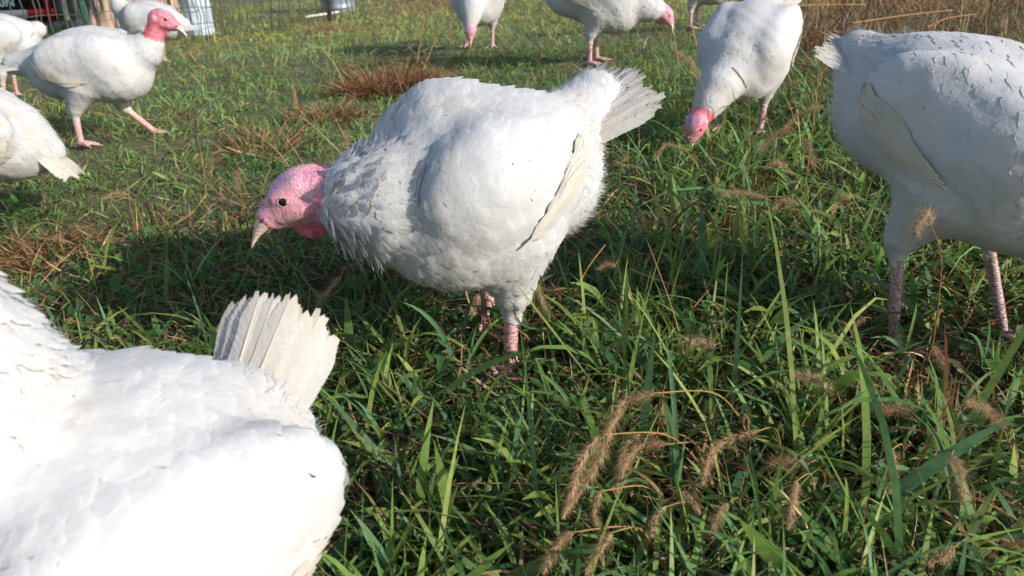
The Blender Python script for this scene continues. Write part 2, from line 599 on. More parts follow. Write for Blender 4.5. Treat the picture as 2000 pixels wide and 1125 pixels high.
def fluff(P, nrm, flow, L, lean, rng, col, w=.00035):
    n = len(P)
    t = flow - (flow * nrm).sum(1)[:, None] * nrm
    t /= np.linalg.norm(t, axis=1)[:, None] + 1e-9
    rnd = rng.normal(0, .35, (n, 3))
    d1 = t * np.cos(lean)[:, None] + nrm * np.sin(lean)[:, None] + rnd; d1 /= np.linalg.norm(d1, axis=1)[:, None]
    d2 = d1 + t * .5 + rng.normal(0, .25, (n, 3)); d2 /= np.linalg.norm(d2, axis=1)[:, None]
    b = np.cross(d1, nrm + .3); b /= np.linalg.norm(b, axis=1)[:, None] + 1e-9
    p1 = P + d1 * (L * .55)[:, None]; p2 = p1 + d2 * (L * .45)[:, None]
    V = np.stack([P - b * w, P + b * w, p1 + b * w * .8, p1 - b * w * .8, p2], 1)
    base = (np.arange(n) * 5)[:, None]
    Q = base + np.array([[0, 1, 2, 3]]); T = base + np.array([[3, 2, 4]])
    Nn = np.repeat(nrm * .8 + d1 * .2, 5, 0)
    return V.reshape(-1, 3), Q, T, Nn / np.linalg.norm(Nn, axis=1)[:, None], np.repeat(col, 5, 0)


def long_feather(L, W, rng, bend=.1, n=30, fray=.25, col=(.85, .83, .78), tipcol=None, wornness=.0):
    """vane of separate barbs either side of a quill; along +X, width Y, face +Z"""
    V = []; Q = []; C = []
    stain = rng.uniform(.2, 1.0)
    col = np.array(col); tipcol = np.array(tipcol if tipcol is not None else col)

    def zc(x): return -bend * L * (x / L) ** 2
    prof = lambda u: np.clip(np.minimum(1, .35 + 3.2 * u) * (1 - np.clip((u - .68) / .32, 0, 1) ** 2 * .80), .05, 1)
    us = np.linspace(.12, 1.0, n + 1)
    for sd in (-1, 1):
        wsc = W * (.42 if sd > 0 else .58)
        split = rng.random(n + 1) < (.04 + .6 * wornness) * (us > .93)
        lowf = np.interp(us, np.linspace(0, 1, 9), rng.normal(0, .05, 9))
        jitter = lowf + rng.normal(0, .012 + .30 * fray * np.clip((us - .8) / .2, 0, 1) ** 2, n + 1)
        wv = wsc * prof(us) * (1 + jitter)
        fo = .10 * L * (1 - us * .5) + rng.normal(0, .0012, n + 1) * (1 + 16 * fray * us ** 5)
        cutn = rng.normal(0, .030 * L * fray, n + 1)
        if wornness: wv *= np.where((rng.random(n + 1) < wornness) & (us > .72), rng.uniform(.45, .95, n + 1), 1)
        exs = np.maximum.accumulate(np.minimum(us * L + fo, L * 1.04 + cutn)) + 1e-5 * np.arange(n + 1)
        for j in range(n):
            u0, u1 = us[j], us[j + 1]
            x0, x1 = u0 * L, u1 * L
            g = .5 if split[j] else 0.0
            e1 = wv[j + 1] * (1 - g) + wv[j] * g
            ex0, ex1 = exs[j], exs[j + 1]
            zz = rng.normal(0, .0002)
            k = len(V)
            V += [(x0, 0, zc(x0)), (x1, 0, zc(x1)), (ex1, sd * e1, zc(ex1) - .12 * e1 + zz), (ex0, sd * wv[j], zc(ex0) - .12 * wv[j] + zz)]
            Q.append((k, k + 1, k + 2, k + 3) if sd > 0 else (k + 3, k + 2, k + 1, k))
            f0 = f1 = np.clip((u0 - .74) / .26, 0, 1) ** 1.5 * min(1, max(0, stain + rng.normal(0, .08)))
            sh = rng.uniform(.97, 1.02)
            C += [col * sh, col * sh, (col + (tipcol - col) * min(1, f1)) * sh, (col + (tipcol - col) * f0) * sh]
    k = len(V)
    xs = np.linspace(0, .97, 9) * L
    rr = np.linspace(.0024, .0006, 9) * (L / .2)
    for x, r_ in zip(xs, rr):
        V += [(x, -r_, zc(x)), (x, 0, zc(x) + r_ * 1.4), (x, r_, zc(x)), (x, 0, zc(x) - r_)]
        C += [np.array((.72, .62, .48))] * 4
    for j in range(8):
        for a in range(4):
            b = (a + 1) % 4
            Q.append((k + j * 4 + a, k + j * 4 + b, k + (j + 1) * 4 + b, k + (j + 1) * 4 + a))
    return np.array(V), np.array(Q), np.array(C)


# ------------------------------------------------------------------ turkey
FEET = []


def turkey(label, loc, yaw, sc, pose, h=.008, feather_r=.019, n_fluff=2500, detail=False, seed=0, wide=1):
    rng = np.random.default_rng(seed + 100)
    g = pose.get
    root = empty('turkey', loc, yaw, sc)
    tag(root, label, 'turkey', 'white turkeys foraging in the pasture')
    zb = g('zb', .355); pitch = R(g('pitch', 0))
    Mb = rot_y(-pitch)
    ctr = np.array([0, 0, zb])
    bw = g('bw', 1.0)

    bl = g('bl', .86)

    def bf(x, y, z):                      # body frame -> bird frame
        return ctr + Mb @ np.array([x * bl, y, z])
    back = Mb @ np.array([-1, 0, 0])
    rs = g('rump_r', 1.0)
    B = Body()
    fl = Mb @ np.array([-1, 0, -.18])
    B.ell(bf(0, 0, 0), (.215 * (.3 + .7 * bl), .160 * bw, .150), 'body', .05, fl, Mb)
    B.ell(bf(.11, 0, -.045), (.145, .150 * bw, .128), 'body', .06, Mb @ np.array([-1, 0, -.25]), Mb)
    B.ell(bf(-.15, 0, -.005), (.145 * rs, .125 * bw * rs, .115 * rs), 'rump', .06, Mb @ np.array([-1, 0, -.25]), Mb)
    te = R(g('tail_el', 18))
    tb = bf(-.23, 0, .035); tdir = Mb @ np.array([-math.cos(te), 0, math.sin(te)])
    B.cap(tb, tb + tdir * g('rump_len', .10), .078, .048, 'rump', .06, tdir)
    # vent fluff below the tail
    B.ell(bf(-.225, 0, -.03), (.085, .085, .085), 'rump', .06, Mb @ np.array([-1, 0, -.4]), Mb)
    B.ell(bf(-.02, 0, .062), (.18, .125 * bw, .098), 'body', .06, fl, Mb)      # rounded back between the wings
    for sd in (-1, 1):                    # folded wings
        wM = Mb @ rot_z(sd * R(-7)) @ rot_y(R(g('wing_tilt', 8)))
        B.ell(bf(g('wing_x', -.02), sd * .118 * bw, .04), (g('wing_len', .18), .055, .10), 'wing', .045, wM @ np.array([-1, 0, -.12]), wM)
        B.ell(bf(.10, sd * .118 * bw, .045), (.075, .055, .075), 'wing', .06, wM @ np.array([-1, 0, -.3]), wM)
    if g('hump'):
        for (c, r_) in g('hump'): B.ell(bf(*c), r_, 'wing', .045, fl, Mb)
    # neck
    npts = [np.array(q[:3], float) for q in g('neck')]; nrad = [q[3] for q in g('neck')]
    bare = g('bare', len(npts) - 1)
    hp = np.array(g('head')[0], float); hyaw, hpit = R(g('head')[1]), R(g('head')[2]); hs = g('head_scale', 1.2)
    HM = rot_z(hyaw) @ rot_y(hpit)
    chain = npts + [hp - HM @ np.array([.012, 0, .004]) * hs]; rads = nrad + [.030 * hs]
    for i in range(len(chain) - 1):
        B.cap(chain[i], chain[i + 1], rads[i], rads[i + 1], 'neck' if i < bare else 'skin', .035 if i < bare else .012,
              chain[i] - chain[i + 1])

    def hf(x, y, z): return hp + HM @ (np.array([x, y, z]) * hs)
    B.ell(hf(0, 0, 0), np.array([.044, .0295, .034]) * hs, 'skin', .012, HM @ np.array([-1, 0, 0]), HM)
    B.cap(hf(.016, 0, -.003), hf(.050, 0, -.012), .027 * hs, .0160 * hs, 'skin', .012)
    B.cap(hf(-.012, 0, -.02), hf(.042, 0, -.023), .022 * hs, .009 * hs, 'skin', .012)
    for sd in (-1, 1):
        B.cap(hf(.002, sd * .021, .018), hf(.032, sd * .016, .011), .008 * hs, .006 * hs, 'skin', .01)      # brow
        B.cap(hf(.004, sd * .021, -.012), hf(.034, sd * .013, -.015), .010 * hs, .006 * hs, 'skin', .01)     # cheek
        B.ell(hf(-.012, sd * .027, .001), np.array([.009, .005, .009]) * hs, 'ear', .004, HM @ np.array([-1, 0, 0]), HM)
    # legs
    lt = []
    for (hip, hock, ank, tyaw) in g('legs'):
        hip, hock, ank = [np.array(q, float) for q in (hip, hock, ank)]
        B.cap(hip, hock + (hip - hock) * .12, .078, .034, 'thigh', .04, (0, -.0, -1))
        lr = g('leg_r', 1.0)
        B.cap(hock + (hip - hock) * .2, hock, .027, .0185 * lr, 'leg', .015)
        B.cap(hock, ank, .0160 * lr, .0130 * lr, 'leg', .012)
        B.cap(hock, hock + (ank - hock) * .1, .0200 * lr, .016 * lr, 'leg', .012)
        ty = R(tyaw)
        fw_ = rot_z(yaw) @ (ank * sc); FEET.append((loc[0] + fw_[0], loc[1] + fw_[1], sc))
        for da, ln in ((-34, .062), (0, .085), (32, .064), (172, .034)):
            dv = np.array([math.cos(ty + R(da)), math.sin(ty + R(da)), 0])
            k1 = ank + dv * ln * .5 + np.array([0, 0, -.004]); k2 = ank + dv * ln + np.array([0, 0, -.012])
            B.cap(ank + np.array([0, 0, -.002]), k1, .0115, .0085, 'leg', .008)
            B.cap(k1, k2, .0090, .0062, 'leg', .005)
            lt.append((k2, dv))
    P, Q, gn = B.mesh(h)
    if detail:
        for _ in range(2 if detail else 1):
            tg, _f = B.tags(P)
            sel = np.isin(tg, ('skin', 'ear'))[Q].all(1)
            P, Q, _m = subdiv(P, Q, sel)
            tg, _f = B.tags(P); ms = np.isin(tg, ('skin', 'ear'))
            d, g2 = B.grad(P[ms]); P[ms] -= d[:, None] * g2
    d, gn = B.grad(P)
    tg, fw = B.tags(P)
    # colours
    C = np.tile(np.array([.60, .605, .618]), (len(P), 1))
    sk = np.isin(tg, ('skin', 'ear'))
    hq = ((P - hp) @ HM) / hs             # head-frame coordinates
    pink = np.array(g('skincol', (.70, .37, .40))); mauve = np.array(g('mauve', (.42, .29, .38))); red = np.array([.56, .085, .11]); pale = np.array([.72, .45, .47])
    w_m = np.clip((hq[:, 2] - .012) / .018, 0, 1) * np.clip((hq[:, 0] + .02) / .03, 0, 1) * .85
    w_r = np.clip((-hq[:, 0] - .012) / .03, 0, 1) * np.clip((.02 - hq[:, 2]) / .03, 0, 1) * g('redneck', .75)
    w_p = np.clip(1 - np.linalg.norm((hq - np.array([.03, 0, -.014])) / np.array([.03, .05, .012]), axis=1), 0, 1)
    cs = pink[None] * (1 - w_m)[:, None] + mauve[None] * w_m[:, None]
    cs = cs * (1 - w_r)[:, None] + red[None] * w_r[:, None]
    cs = cs * (1 - w_p)[:, None] * 1 + pale[None] * w_p[:, None]
    cs[tg == 'ear'] = (.62, .45, .44)
    C[sk] = cs[sk]
    lg = tg == 'leg'
    C[lg] = np.array(g('legcol', (.52, .30, .28)))
    if detail:                            # wrinkled skin relief
        ids = np.where(sk)[0]
        for i in ids:
            v = Vector(P[i]) * 330
            a = mnoise.cell_vector(v)[0] if False else mnoise.noise(v) + .6 * mnoise.noise(v * 2.1)
            amt = .0004 + .0011 * min(1, max(0, (.012 - hq[i, 0]) / .03)) if hq[i, 0] < .035 else .0003
            P[i] += gn[i] * a * amt
            C[i] *= np.clip(.98 + .22 * a, .7, 1.2)
    mi = np.zeros(len(Q), int)
    mi[sk[Q].sum(1) >= 2] = 1; mi[lg[Q].sum(1) >= 2] = 2
    body_o = mesh_np('body', P, Q, None, root, C, True, None, [M_FEATHER, M_SKIN, M_LEG], mi)

    # plumage ------------------------------------------------------
    fe = ~np.isin(tg, ('skin', 'ear', 'leg'))
    ids = np.where(fe)[0]
    key = np.floor(P[ids] / feather_r).astype(int)
    _, first = np.unique(key, axis=0, return_index=True)
    ids = ids[first]
    jit = P[ids] + rng.normal(0, feather_r * .3, (len(ids), 3))
    d, g2 = B.grad(jit); jit -= d[:, None] * g2
    tt, ff = B.tags(jit)
    n = len(jit)
    L = np.full(n, .052); W = np.full(n, .0185); LF = np.full(n, .0042)
    nk = tt == 'neck'; rp = tt == 'rump'; th = tt == 'thigh'; wg = tt == 'wing'
    L[nk] = .036; W[nk] = .0115; LF[nk] = .0045
    L[rp] = .05; W[rp] = .017; LF[rp] = .006
    L[th] = .034; W[th] = .013; LF[th] = .003
    L[wg] = .062; W[wg] = .023; LF[wg] = .0042
    if pose.get('ruff'):
        dist = np.linalg.norm(jit - npts[-1], axis=1)
        rz = nk & (dist < nrad[-1] * 1.35)
        LF[rz] = .013; L[rz] = .030; W[rz] = .009
    L *= rng.uniform(.8, 1.2, n); LF *= rng.uniform(.4, 1.5, n) * g('lift', .75 if wide == 1 else 1.0)
    fc = np.tile(np.array([.60, .605, .618]), (n, 1)) * rng.uniform(.965, 1.02, (n, 1))
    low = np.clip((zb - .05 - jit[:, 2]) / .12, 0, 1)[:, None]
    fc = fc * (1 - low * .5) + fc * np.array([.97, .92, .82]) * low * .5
    dirt = g('dirt', .0)
    if dirt:
        dd = rng.random(n)[:, None] < dirt
        fc = np.where(dd, fc * np.array([.95, .90, .82]), fc)
    wing_parts = {}
    m0 = ~wg
    V, Qf, Nf, Cf = contour_feathers(B, jit[m0], B.grad(jit[m0])[1], ff[m0], L[m0], W[m0], LF[m0], rng, fc[m0], wide)
    # fine down strands over everything feathered
    fe_i = np.where(fe)[0]; fwgt = np.select([tg[fe_i] == 'rump', tg[fe_i] == 'neck', tg[fe_i] == 'thigh', tg[fe_i] == 'wing'], [2.2, 1.2, 1.2, .08], .25)
    n_fluff = n_fluff // 2
    ids2 = rng.choice(fe_i, n_fluff, p=fwgt / fwgt.sum())
    Pq = P[ids2]; tq = tg[ids2]
    Lq = np.where(tq == 'neck', .016, np.where(tq == 'rump', .026, .014)) * rng.uniform(.6, 1.4, n_fluff)
    lean = np.where(tq == 'rump', .45, np.where(tq == 'neck', .45, .2)) * rng.uniform(.5, 1.3, n_fluff)
    FV, FQ, FT, FN, FC = fluff(Pq + gn[ids2] * .002, gn[ids2], fw[ids2], Lq, lean, rng, np.tile(np.array([.61, .615, .628]), (n_fluff, 1)))
    k = len(V)
    plum = mesh_np('plumage', np.concatenate([V, FV]), [np.concatenate([Qf, FQ + k]), FT + k], M_FEATHER, root,
                   np.concatenate([Cf, FC]), True, np.concatenate([Nf, FN]))
    plum['kind'] = 'stuff'
    # wings: coverts as one mesh per wing, flight feathers as sub-parts
    for sd in (-1, 1):
        ms = wg & (np.sign(jit[:, 1]) == sd)
        if ms.sum() < 3: continue
        V, Qf, Nf, Cf = contour_feathers(B, jit[ms], B.grad(jit[ms])[1], ff[ms], L[ms], W[ms], LF[ms], rng, fc[ms], wide)
        wing = mesh_np('wing', V, Qf, M_FEATHER, root, Cf, True, Nf)
        for i in range(g('n_flight', 7)):
            u = i / max(1, g('n_flight', 7) - 1)
            # quill starts on the wing's lower edge and runs back, bending over the body
            wz = g('flight_z', -.055)
            st = bf(g('flight_x', .03) - .10 * u, sd * .19 * bw, wz + .035 * u)
            dr = Mb @ np.array([-1, 0, g('flight_rise', .12) + g('flight_fan', .18) * u])
            Lf = g('flight_len', .23) * (1 - .18 * abs(u - .4)); Wf = .044
            Vf, Qq, Cc = long_feather(Lf, Wf, rng, 0, 44 if h < .0095 else 18, .25, (.63, .61, .565), g('flight_tip', (.62, .52, .42)))
            dr /= np.linalg.norm(dr)
            q0 = st[None].copy()
            d, gg = B.grad(q0); nn0 = gg[0]
            yv = np.cross(nn0, dr); yv /= np.linalg.norm(yv)
            W3 = st + Vf[:, :1] * dr + Vf[:, 1:2] * yv
            for _ in range(3):
                d, gg = B.grad(W3); W3 = W3 - d[:, None] * gg
            W3 = W3 + gg * (.0045 + .0011 * (g('n_flight', 7) - i) + Vf[:, 2:3] * .6 + .006 * (Vf[:, :1] / Lf) ** 2)
            mesh_np('flight_feather', W3, Qq, M_QUILL, wing, Cc, True)
    # tail
    nt = g('tail_n', 14); sp = R(g('tail_spread', 26)); TL = g('tail_len', .20); tw = g('tail_worn', .12)
    for i in range(nt):
        u = (i / (nt - 1)) * 2 - 1
        Vf, Qq, Cc = long_feather(TL * (1 - .10 * abs(u)) * rng.uniform(.92, 1.05), .038, rng, g('tail_bend', .05), 64 if h < .0095 else 30, g('tail_fray', .5),
                                  (.63, .61, .575), g('tail_tip', (.52, .42, .30)), tw)
        # frame: X along tail, Z up
        zx = tdir; yx = Mb @ np.array([0, -1.0, 0]); zz = np.cross(zx, yx)
        if zz[2] < 0: zz = -zz
        yx = np.cross(zz, zx)
        tr_ = R(g('tail_roll', 0)); yx, zz = yx * math.cos(tr_) + zz * math.sin(tr_), zz * math.cos(tr_) - yx * math.sin(tr_)
        a = u * sp
        X = math.cos(a) * zx + math.sin(a) * yx; Yv = -math.sin(a) * zx + math.cos(a) * yx
        rl = u * R(g('tail_tent', 30))
        Yr = Yv * math.cos(rl) - zz * math.sin(rl); Zr = zz * math.cos(rl) + Yv * math.sin(rl)
        st = tb + tdir * .02 + yx * (u * .035) + zz * (.012 - .022 * abs(u) * abs(u) + .0022 * (i % 2))
        mesh_np('tail_feather', st + Vf[:, :1] * X + Vf[:, 1:2] * Yr + Vf[:, 2:3] * Zr, Qq, M_QUILL, root, Cc, True)
    # beak
    mb = MB()
    u = np.linspace(0, 1, 9)
    pts = np.array([hf(.042 + .046 * t, 0, -.0100 - .004 * t - .027 * t ** 2) for t in u])
    seg = 12
    a = np.linspace(0, 2 * math.pi, seg, endpoint=False)
    VV = []
    for t, p in zip(u, pts):
        wy = .0160 * (1 - t ** 1.4) + .0012; hz_ = .0150 * (1 - t ** 1.35) + .0014
        VV.append([p + HM @ (np.array([-.3 * hz_ * np.sin(q) * 0, wy * math.cos(q), hz_ * math.sin(q)]) * hs) for q in a])
    VV = np.concatenate(VV)
    QQ = [(i * seg + k_, i * seg + (k_ + 1) % seg, (i + 1) * seg + (k_ + 1) % seg, (i + 1) * seg + k_) for i in range(8) for k_ in range(seg)]
    mb.add(VV, QQ)
    bcol = np.array([.60, .43, .33])
    cols = np.repeat(np.stack([bcol * (1.0 + .25 * t) + np.array([.05, .04, .0]) * (t > .6) for t in u]), seg, 0)
    beak = mb.build('beak', M_BEAK, root)
    mb = MB()
    pl = np.array([hf(.034 + .028 * t, 0, -.0195 - .004 * t - .008 * t ** 2) for t in u])
    VV = []
    for t, p in zip(u, pl):
        wy = .0105 * (1 - t ** 1.5) + .0008; hz_ = .0048 * (1 - t ** 1.4) + .0006
        VV.append([p + HM @ (np.array([0, wy * math.cos(q), hz_ * math.sin(q)]) * hs) for q in a])
    mb.add(np.concatenate(VV), QQ)
    mb.build('lower_bill', M_BEAK, beak)
    if h <= .009:
        for sd in (-1, 1):
            mb = MB()
            mb.tube([hf(.0525, sd * .0140, -.0085), hf(.057, sd * .0136, -.0100), hf(.061, sd * .0122, -.0125)], np.array([.0010, .0022, .0009]) * hs, 8)
            mb.build('nostril', M_NOSTRIL, beak)
    for sd in (-1, 1):
        bm = bmesh.new(); bmesh.ops.create_uvsphere(bm, u_segments=16, v_segments=10, radius=.0098 * hs)
        me = bpy.data.meshes.new('eye'); bm.to_mesh(me); bm.free(); me.materials.append(M_EYE)
        me.polygons.foreach_set('use_smooth', np.ones(len(me.polygons), bool))
        eo = bpy.data.objects.new('eye', me); COL.objects.link(eo); eo.parent = root
        ep = hf(.020, sd * .0192, .0050)
        eo.location = ep
        if h <= .009:
            mb = MB()
            cen = hf(.020, sd * .0266, .0050)
            ring = [cen + HM @ (np.array([.0088 * math.cos(q), -sd * .0028 * abs(math.cos(q)), .0062 * math.sin(q)]) * hs) for q in np.linspace(0, 2 * math.pi, 22)]
            mb.tube(ring, .0015 * hs, 7, False)
            lid = mb.build('eyelid', M_SKIN, root, True, np.array([.62, .36, .38]))
            lid.parent = eo; lid.matrix_parent_inverse = Matrix.Translation(-Vector(ep))
    # snood and wattle
    if g('snood', 1):
        mb = MB()
        sl = g('snood_len', .012)
        mb.tube([hf(.042, 0, -.002), hf(.046, 0, .003), hf(.049 + sl * .25, 0, .003), hf(.051 + sl * .55, 0, -.001)], np.array([.006, .0058, .005, .0025]) * hs, 9)
        mb.build('snood', M_SKIN, root, True, np.array(g('snoodcol', (.45, .28, .36))))
    ws = g('wattle', (.0, -.038, .026, .020, .008))
    WB = Body()
    wx, wz_, wl, wh, wt = ws
    WB.ell(hf(wx, 0, wz_), np.array([wl, wt, wh]) * hs, 'w', .01, (0, 0, -1), HM)
    WB.cap(hf(wx + .022, 0, wz_ + .016), hf(wx - .022, 0, wz_ + .002), .012 * hs, .014 * hs, 'w', .015)
    WP, WQ, wg_ = WB.mesh(.0028 if detail else .005)
    wcol = np.tile(np.array(g('wattlecol', (.70, .19, .24))), (len(WP), 1))
    for i in range(len(WP)):
        a_ = mnoise.noise(Vector(WP[i]) * 260) + .5 * mnoise.noise(Vector(WP[i]) * 520)
        WP[i] += wg_[i] * a_ * .0016; wcol[i] *= np.clip(1 + .3 * a_, .6, 1.3)
    mesh_np('wattle', WP, WQ, M_SKIN, root, wcol)
    # caruncles: small red warts at the bottom of the bare neck
    if g('caruncles', 14):
        cb = MB()
        bm = bmesh.new(); bmesh.ops.create_icosphere(bm, subdivisions=2, radius=1)
        iv = np.array([v.co[:] for v in bm.verts]); it = np.array([[v.index for v in f.verts] for f in bm.faces]); bm.free()
        cp = P[(tg == 'skin') & (hq[:, 0] < -.018) & (hq[:, 2] < -.006)]
        if len(cp) > 5:
            for q in cp[rng.choice(len(cp), g('caruncles', 14))]:
                cb.add(q + iv * rng.uniform(.0018, .0038) * hs, (), it)
            cb.build('caruncles', M_SKIN, root, True, np.array([.60, .14, .16]))['kind'] = 'stuff'
    # claws
    for (q, dv) in lt:
        mb = MB()
        mb.tube([q - dv * .002, q + dv * .007 + np.array([0, 0, -.001]), q + dv * .013 + np.array([0, 0, -.006])], [.0056, .0042, .0008], 6)
        mb.build('claw', M_CLAW, root)
    return root


LEG_STAND = [((0.0, .085, .27), (-.02, .088, .165), (-.005, .09, .022), 5), ((.0, -.085, .27), (-.035, -.088, .165), (-.03, -.09, .022), -5)]

def bird_spot(px, py, s, zb=.355):
    """point on the ground under a bird whose body centre shows at this pixel"""
    v = FWD + (px - 1000) / FPX * RGT + (562.5 - py) / FPX * UPV
    t = .3
    for _ in range(5000):
        p = CAM + v * t
        gz = float(ground_z(p[0], p[1]))
        if p[2] - gz <= zb * s: break
        t *= 1.002
    return (p[0], p[1], gz)


WALK = [((.03, .085, .27), (.045, .088, .15), (.17, .09, .03), 0), ((-.05, -.085, .27), (-.10, -.088, .165), (-.10, -.09, .02), 0)]
# the bird in the middle, head held low and forward
turkey('large white turkey in the centre stretching its pink head forward over shaded grass',
       bird_spot(946, 362, .945), R(218), .945,
       dict(pitch=-2, bw=1.03, bl=.66, rump_r=.88, tail_el=33, tail_spread=32, tail_len=.23, tail_worn=.3, tail_fray=1.0, ruff=True, rump_len=.15, lift=1.35,
            hump=[((.055, -.055, .108), (.09, .09, .078)), ((-.05, .05, .085), (.13, .09, .062)), ],
            wing_x=.06, wing_len=.15, flight_rise=.85, flight_fan=.6, flight_x=.095, flight_z=-.06, flight_len=.205,
            neck=[(.10, .005, .350, .108), (.180, -.035, .348, .092), (.224, -.064, .352, .076)], bare=2, head_scale=1.45, mauve=(.34, .26, .37), tail_tip=(.36, .27, .17),
            head=((.301, -.130, .364), -30, 18), wattle=(.002, -.038, .027, .021, .009), caruncles=26,
            legs=[((0.0, .085, .27), (.0, .088, .155), (.01, .09, .02), 10), ((-.02, -.085, .27), (-.06, -.09, .165), (-.075, -.09, .03), 0)]),
       h=.006, feather_r=.0155, n_fluff=26000, detail=True, seed=1, wide=2)
# close to the lens at lower left
turkey('huge white turkey close up at lower left with raised fanned tail', (-.385, .55, float(ground_z(-.385, .55))), R(238), .90,
       dict(pitch=3, bw=1.12, bl=.80, flight_len=.13, flight_x=.06, n_flight=5, tail_el=58, tail_spread=12, tail_len=.165, tail_n=8, tail_tent=10, rump_len=.035, tail_tip=(.66, .56, .42), hump=[((.0, -.02, .10), (.17, .13, .085))], tail_fray=.25, tail_worn=0, tail_roll=22, lift=1.9, rump_r=.95,
            neck=[(.06, -.05, .42, .13), (.08, -.09, .53, .130), (.10, -.11, .63, .112), (.14, -.13, .69, .055)], bare=3,
            head=((.16, -.14, .74), 0, 8), legs=LEG_STAND), h=.008, feather_r=.0155, n_fluff=26000, seed=2, wide=2)
# cut by the right edge
turkey('big white turkey at the right edge bending its head down out of frame', bird_spot(1915, 270, .90, .435), R(318), .90,
       dict(pitch=-17, zb=.435, bw=1.06, bl=.76, flight_tip=(.45, .38, .32), tail_el=8, tail_len=.15, tail_spread=24, lift=.34, leg_r=.8,
            neck=[(.17, 0, .34, .12), (.25, 0, .26, .08), (.31, 0, .18, .052)], bare=2, head=((.36, 0, .12), 0, 50),
            legs=[((0.0, .085, .34), (.03, .09, .24), (.11, .10, .022), 10), ((-.03, -.085, .34), (-.08, -.09, .235), (-.05, -.09, .022), -5)],
            legcol=(.40, .27, .28)), h=.008, feather_r=.017, n_fluff=14000, seed=3, wide=2)
turkey('white turkey facing the camera with its red head lowered to the foxtails', bird_spot(1462, 94, .77), R(238), .77,
       dict(pitch=-24, bw=1.02, bl=.8, tail_el=10, neck=[(.14, -.02, .30, .11), (.23, -.04, .225, .075), (.285, -.055, .165, .052), (.305, -.06, .14, .042)], bare=3, head_scale=1.35, lift=.5,
            head=((.345, -.075, .095), -12, 48), skincol=(.62, .20, .25), legs=LEG_STAND), seed=4, n_fluff=5000)
turkey('white turkey striding to the right with upright red head beside the bucket', bird_spot(188, 128, .82), R(2), .82,
       dict(pitch=6, tail_el=4, tail_len=.24, tail_spread=10, rump_len=.16, neck=[(.16, 0, .385, .105), (.235, 0, .42, .068), (.272, 0, .455, .047), (.285, 0, .485, .040)], bare=2, head_scale=1.3, lift=.28,
            head=((.33, 0, .555), 0, 12), skincol=(.56, .19, .22), redneck=1, legs=WALK, legcol=(.62, .36, .33)), seed=5)
turkey('white turkey standing behind the wire fence in front of the wooden trunk', bird_spot(292, 41, .72), R(178), .72,
       dict(pitch=8, tail_el=-10, neck=[(.17, 0, .41, .10), (.23, 0, .47, .07), (.255, 0, .53, .05), (.262, 0, .565, .040)], bare=2,
            head=((.28, 0, .61), 0, 8), skincol=(.55, .12, .16), redneck=1, legs=LEG_STAND), h=.011, feather_r=.024, n_fluff=1200, seed=6)
turkey('white turkey at the far left edge in front of the black trailer', bird_spot(-12, 82, .8), R(196), .8,
       dict(pitch=0, tail_len=.08, n_flight=3, flight_len=.12, bl=.7, rump_r=.85, neck=[(.17, 0, .34, .11), (.26, 0, .27, .07), (.32, 0, .19, .05)], bare=2, head=((.36, 0, .13), 0, 40), legs=LEG_STAND),
       h=.011, feather_r=.024, n_fluff=1200, seed=7)
turkey('white turkey cut by the left edge with drooping dirty tail feathers', bird_spot(-104, 252, .88), R(200), .88,
       dict(pitch=16, tail_el=-30, tail_len=.2, tail_spread=22, tail_worn=.35, dirt=.12, lift=.4, flight_len=.27, flight_rise=-.05,
            neck=[(.17, 0, .38, .11), (.26, 0, .36, .07), (.32, 0, .32, .05)], bare=2, head=((.36, 0, .28), 0, 30), legs=LEG_STAND),
       h=.009, feather_r=.02, n_fluff=3000, seed=8)
GRZ = dict(pitch=-16, bw=1.0, neck=[(.17, 0, .32, .11), (.255, 0, .245, .072), (.30, 0, .18, .05), (.32, 0, .15, .041)], bare=3,
           head=((.35, 0, .11), 0, 48), legs=LEG_STAND)
turkey('white turkey at top centre facing the camera with its pink head hanging down', bird_spot(935, -12, .84), R(262), .84,
       dict(GRZ, head=((.33, 0, .16), 0, 62), neck=[(.17, 0, .34, .11), (.25, 0, .28, .072), (.29, 0, .23, .05), (.31, 0, .20, .041)]),
       h=.011, feather_r=.022, n_fluff=1500, seed=9)
turkey('white turkey behind the top centre bird, only its pink legs in view', bird_spot(1000, -75, .85), R(200), .85,
       dict(GRZ), h=.014, feather_r=.028, n_fluff=600, seed=10)
turkey('white turkey at the top right of centre reaching right with its pink head low', bird_spot(1170, -5, .85), R(350), .85,
       dict(GRZ, lift=.3, pitch=-10, neck=[(.17, 0, .35, .115), (.25, 0, .32, .085), (.30, 0, .30, .06)], bare=2, head=((.36, 0, .28), 0, 40), caruncles=14),
       h=.010, feather_r=.022, n_fluff=1500, seed=11)
turkey('white turkey half hidden behind the head down bird, red head at its shoulder', bird_spot(1368, -45, .85), R(340), .85,
       dict(GRZ, pitch=-8, neck=[(.17, 0, .34, .11), (.24, 0, .31, .075), (.28, 0, .28, .05)], bare=2, head=((.32, 0, .26), 0, 40), skincol=(.62, .06, .09)),
       h=.012, feather_r=.024, n_fluff=800, seed=12)
turkey('farthest white turkey, just its feet showing at the top of the dry patch', bird_spot(790, -58, .8), R(190), .8,
       dict(GRZ), h=.016, feather_r=.034, n_fluff=300, seed=13)


# ------------------------------------------------------------------ things beyond the flock
def part(mb, name, mat, parent, smooth=False):
    return mb.build(name, mat, parent, smooth)


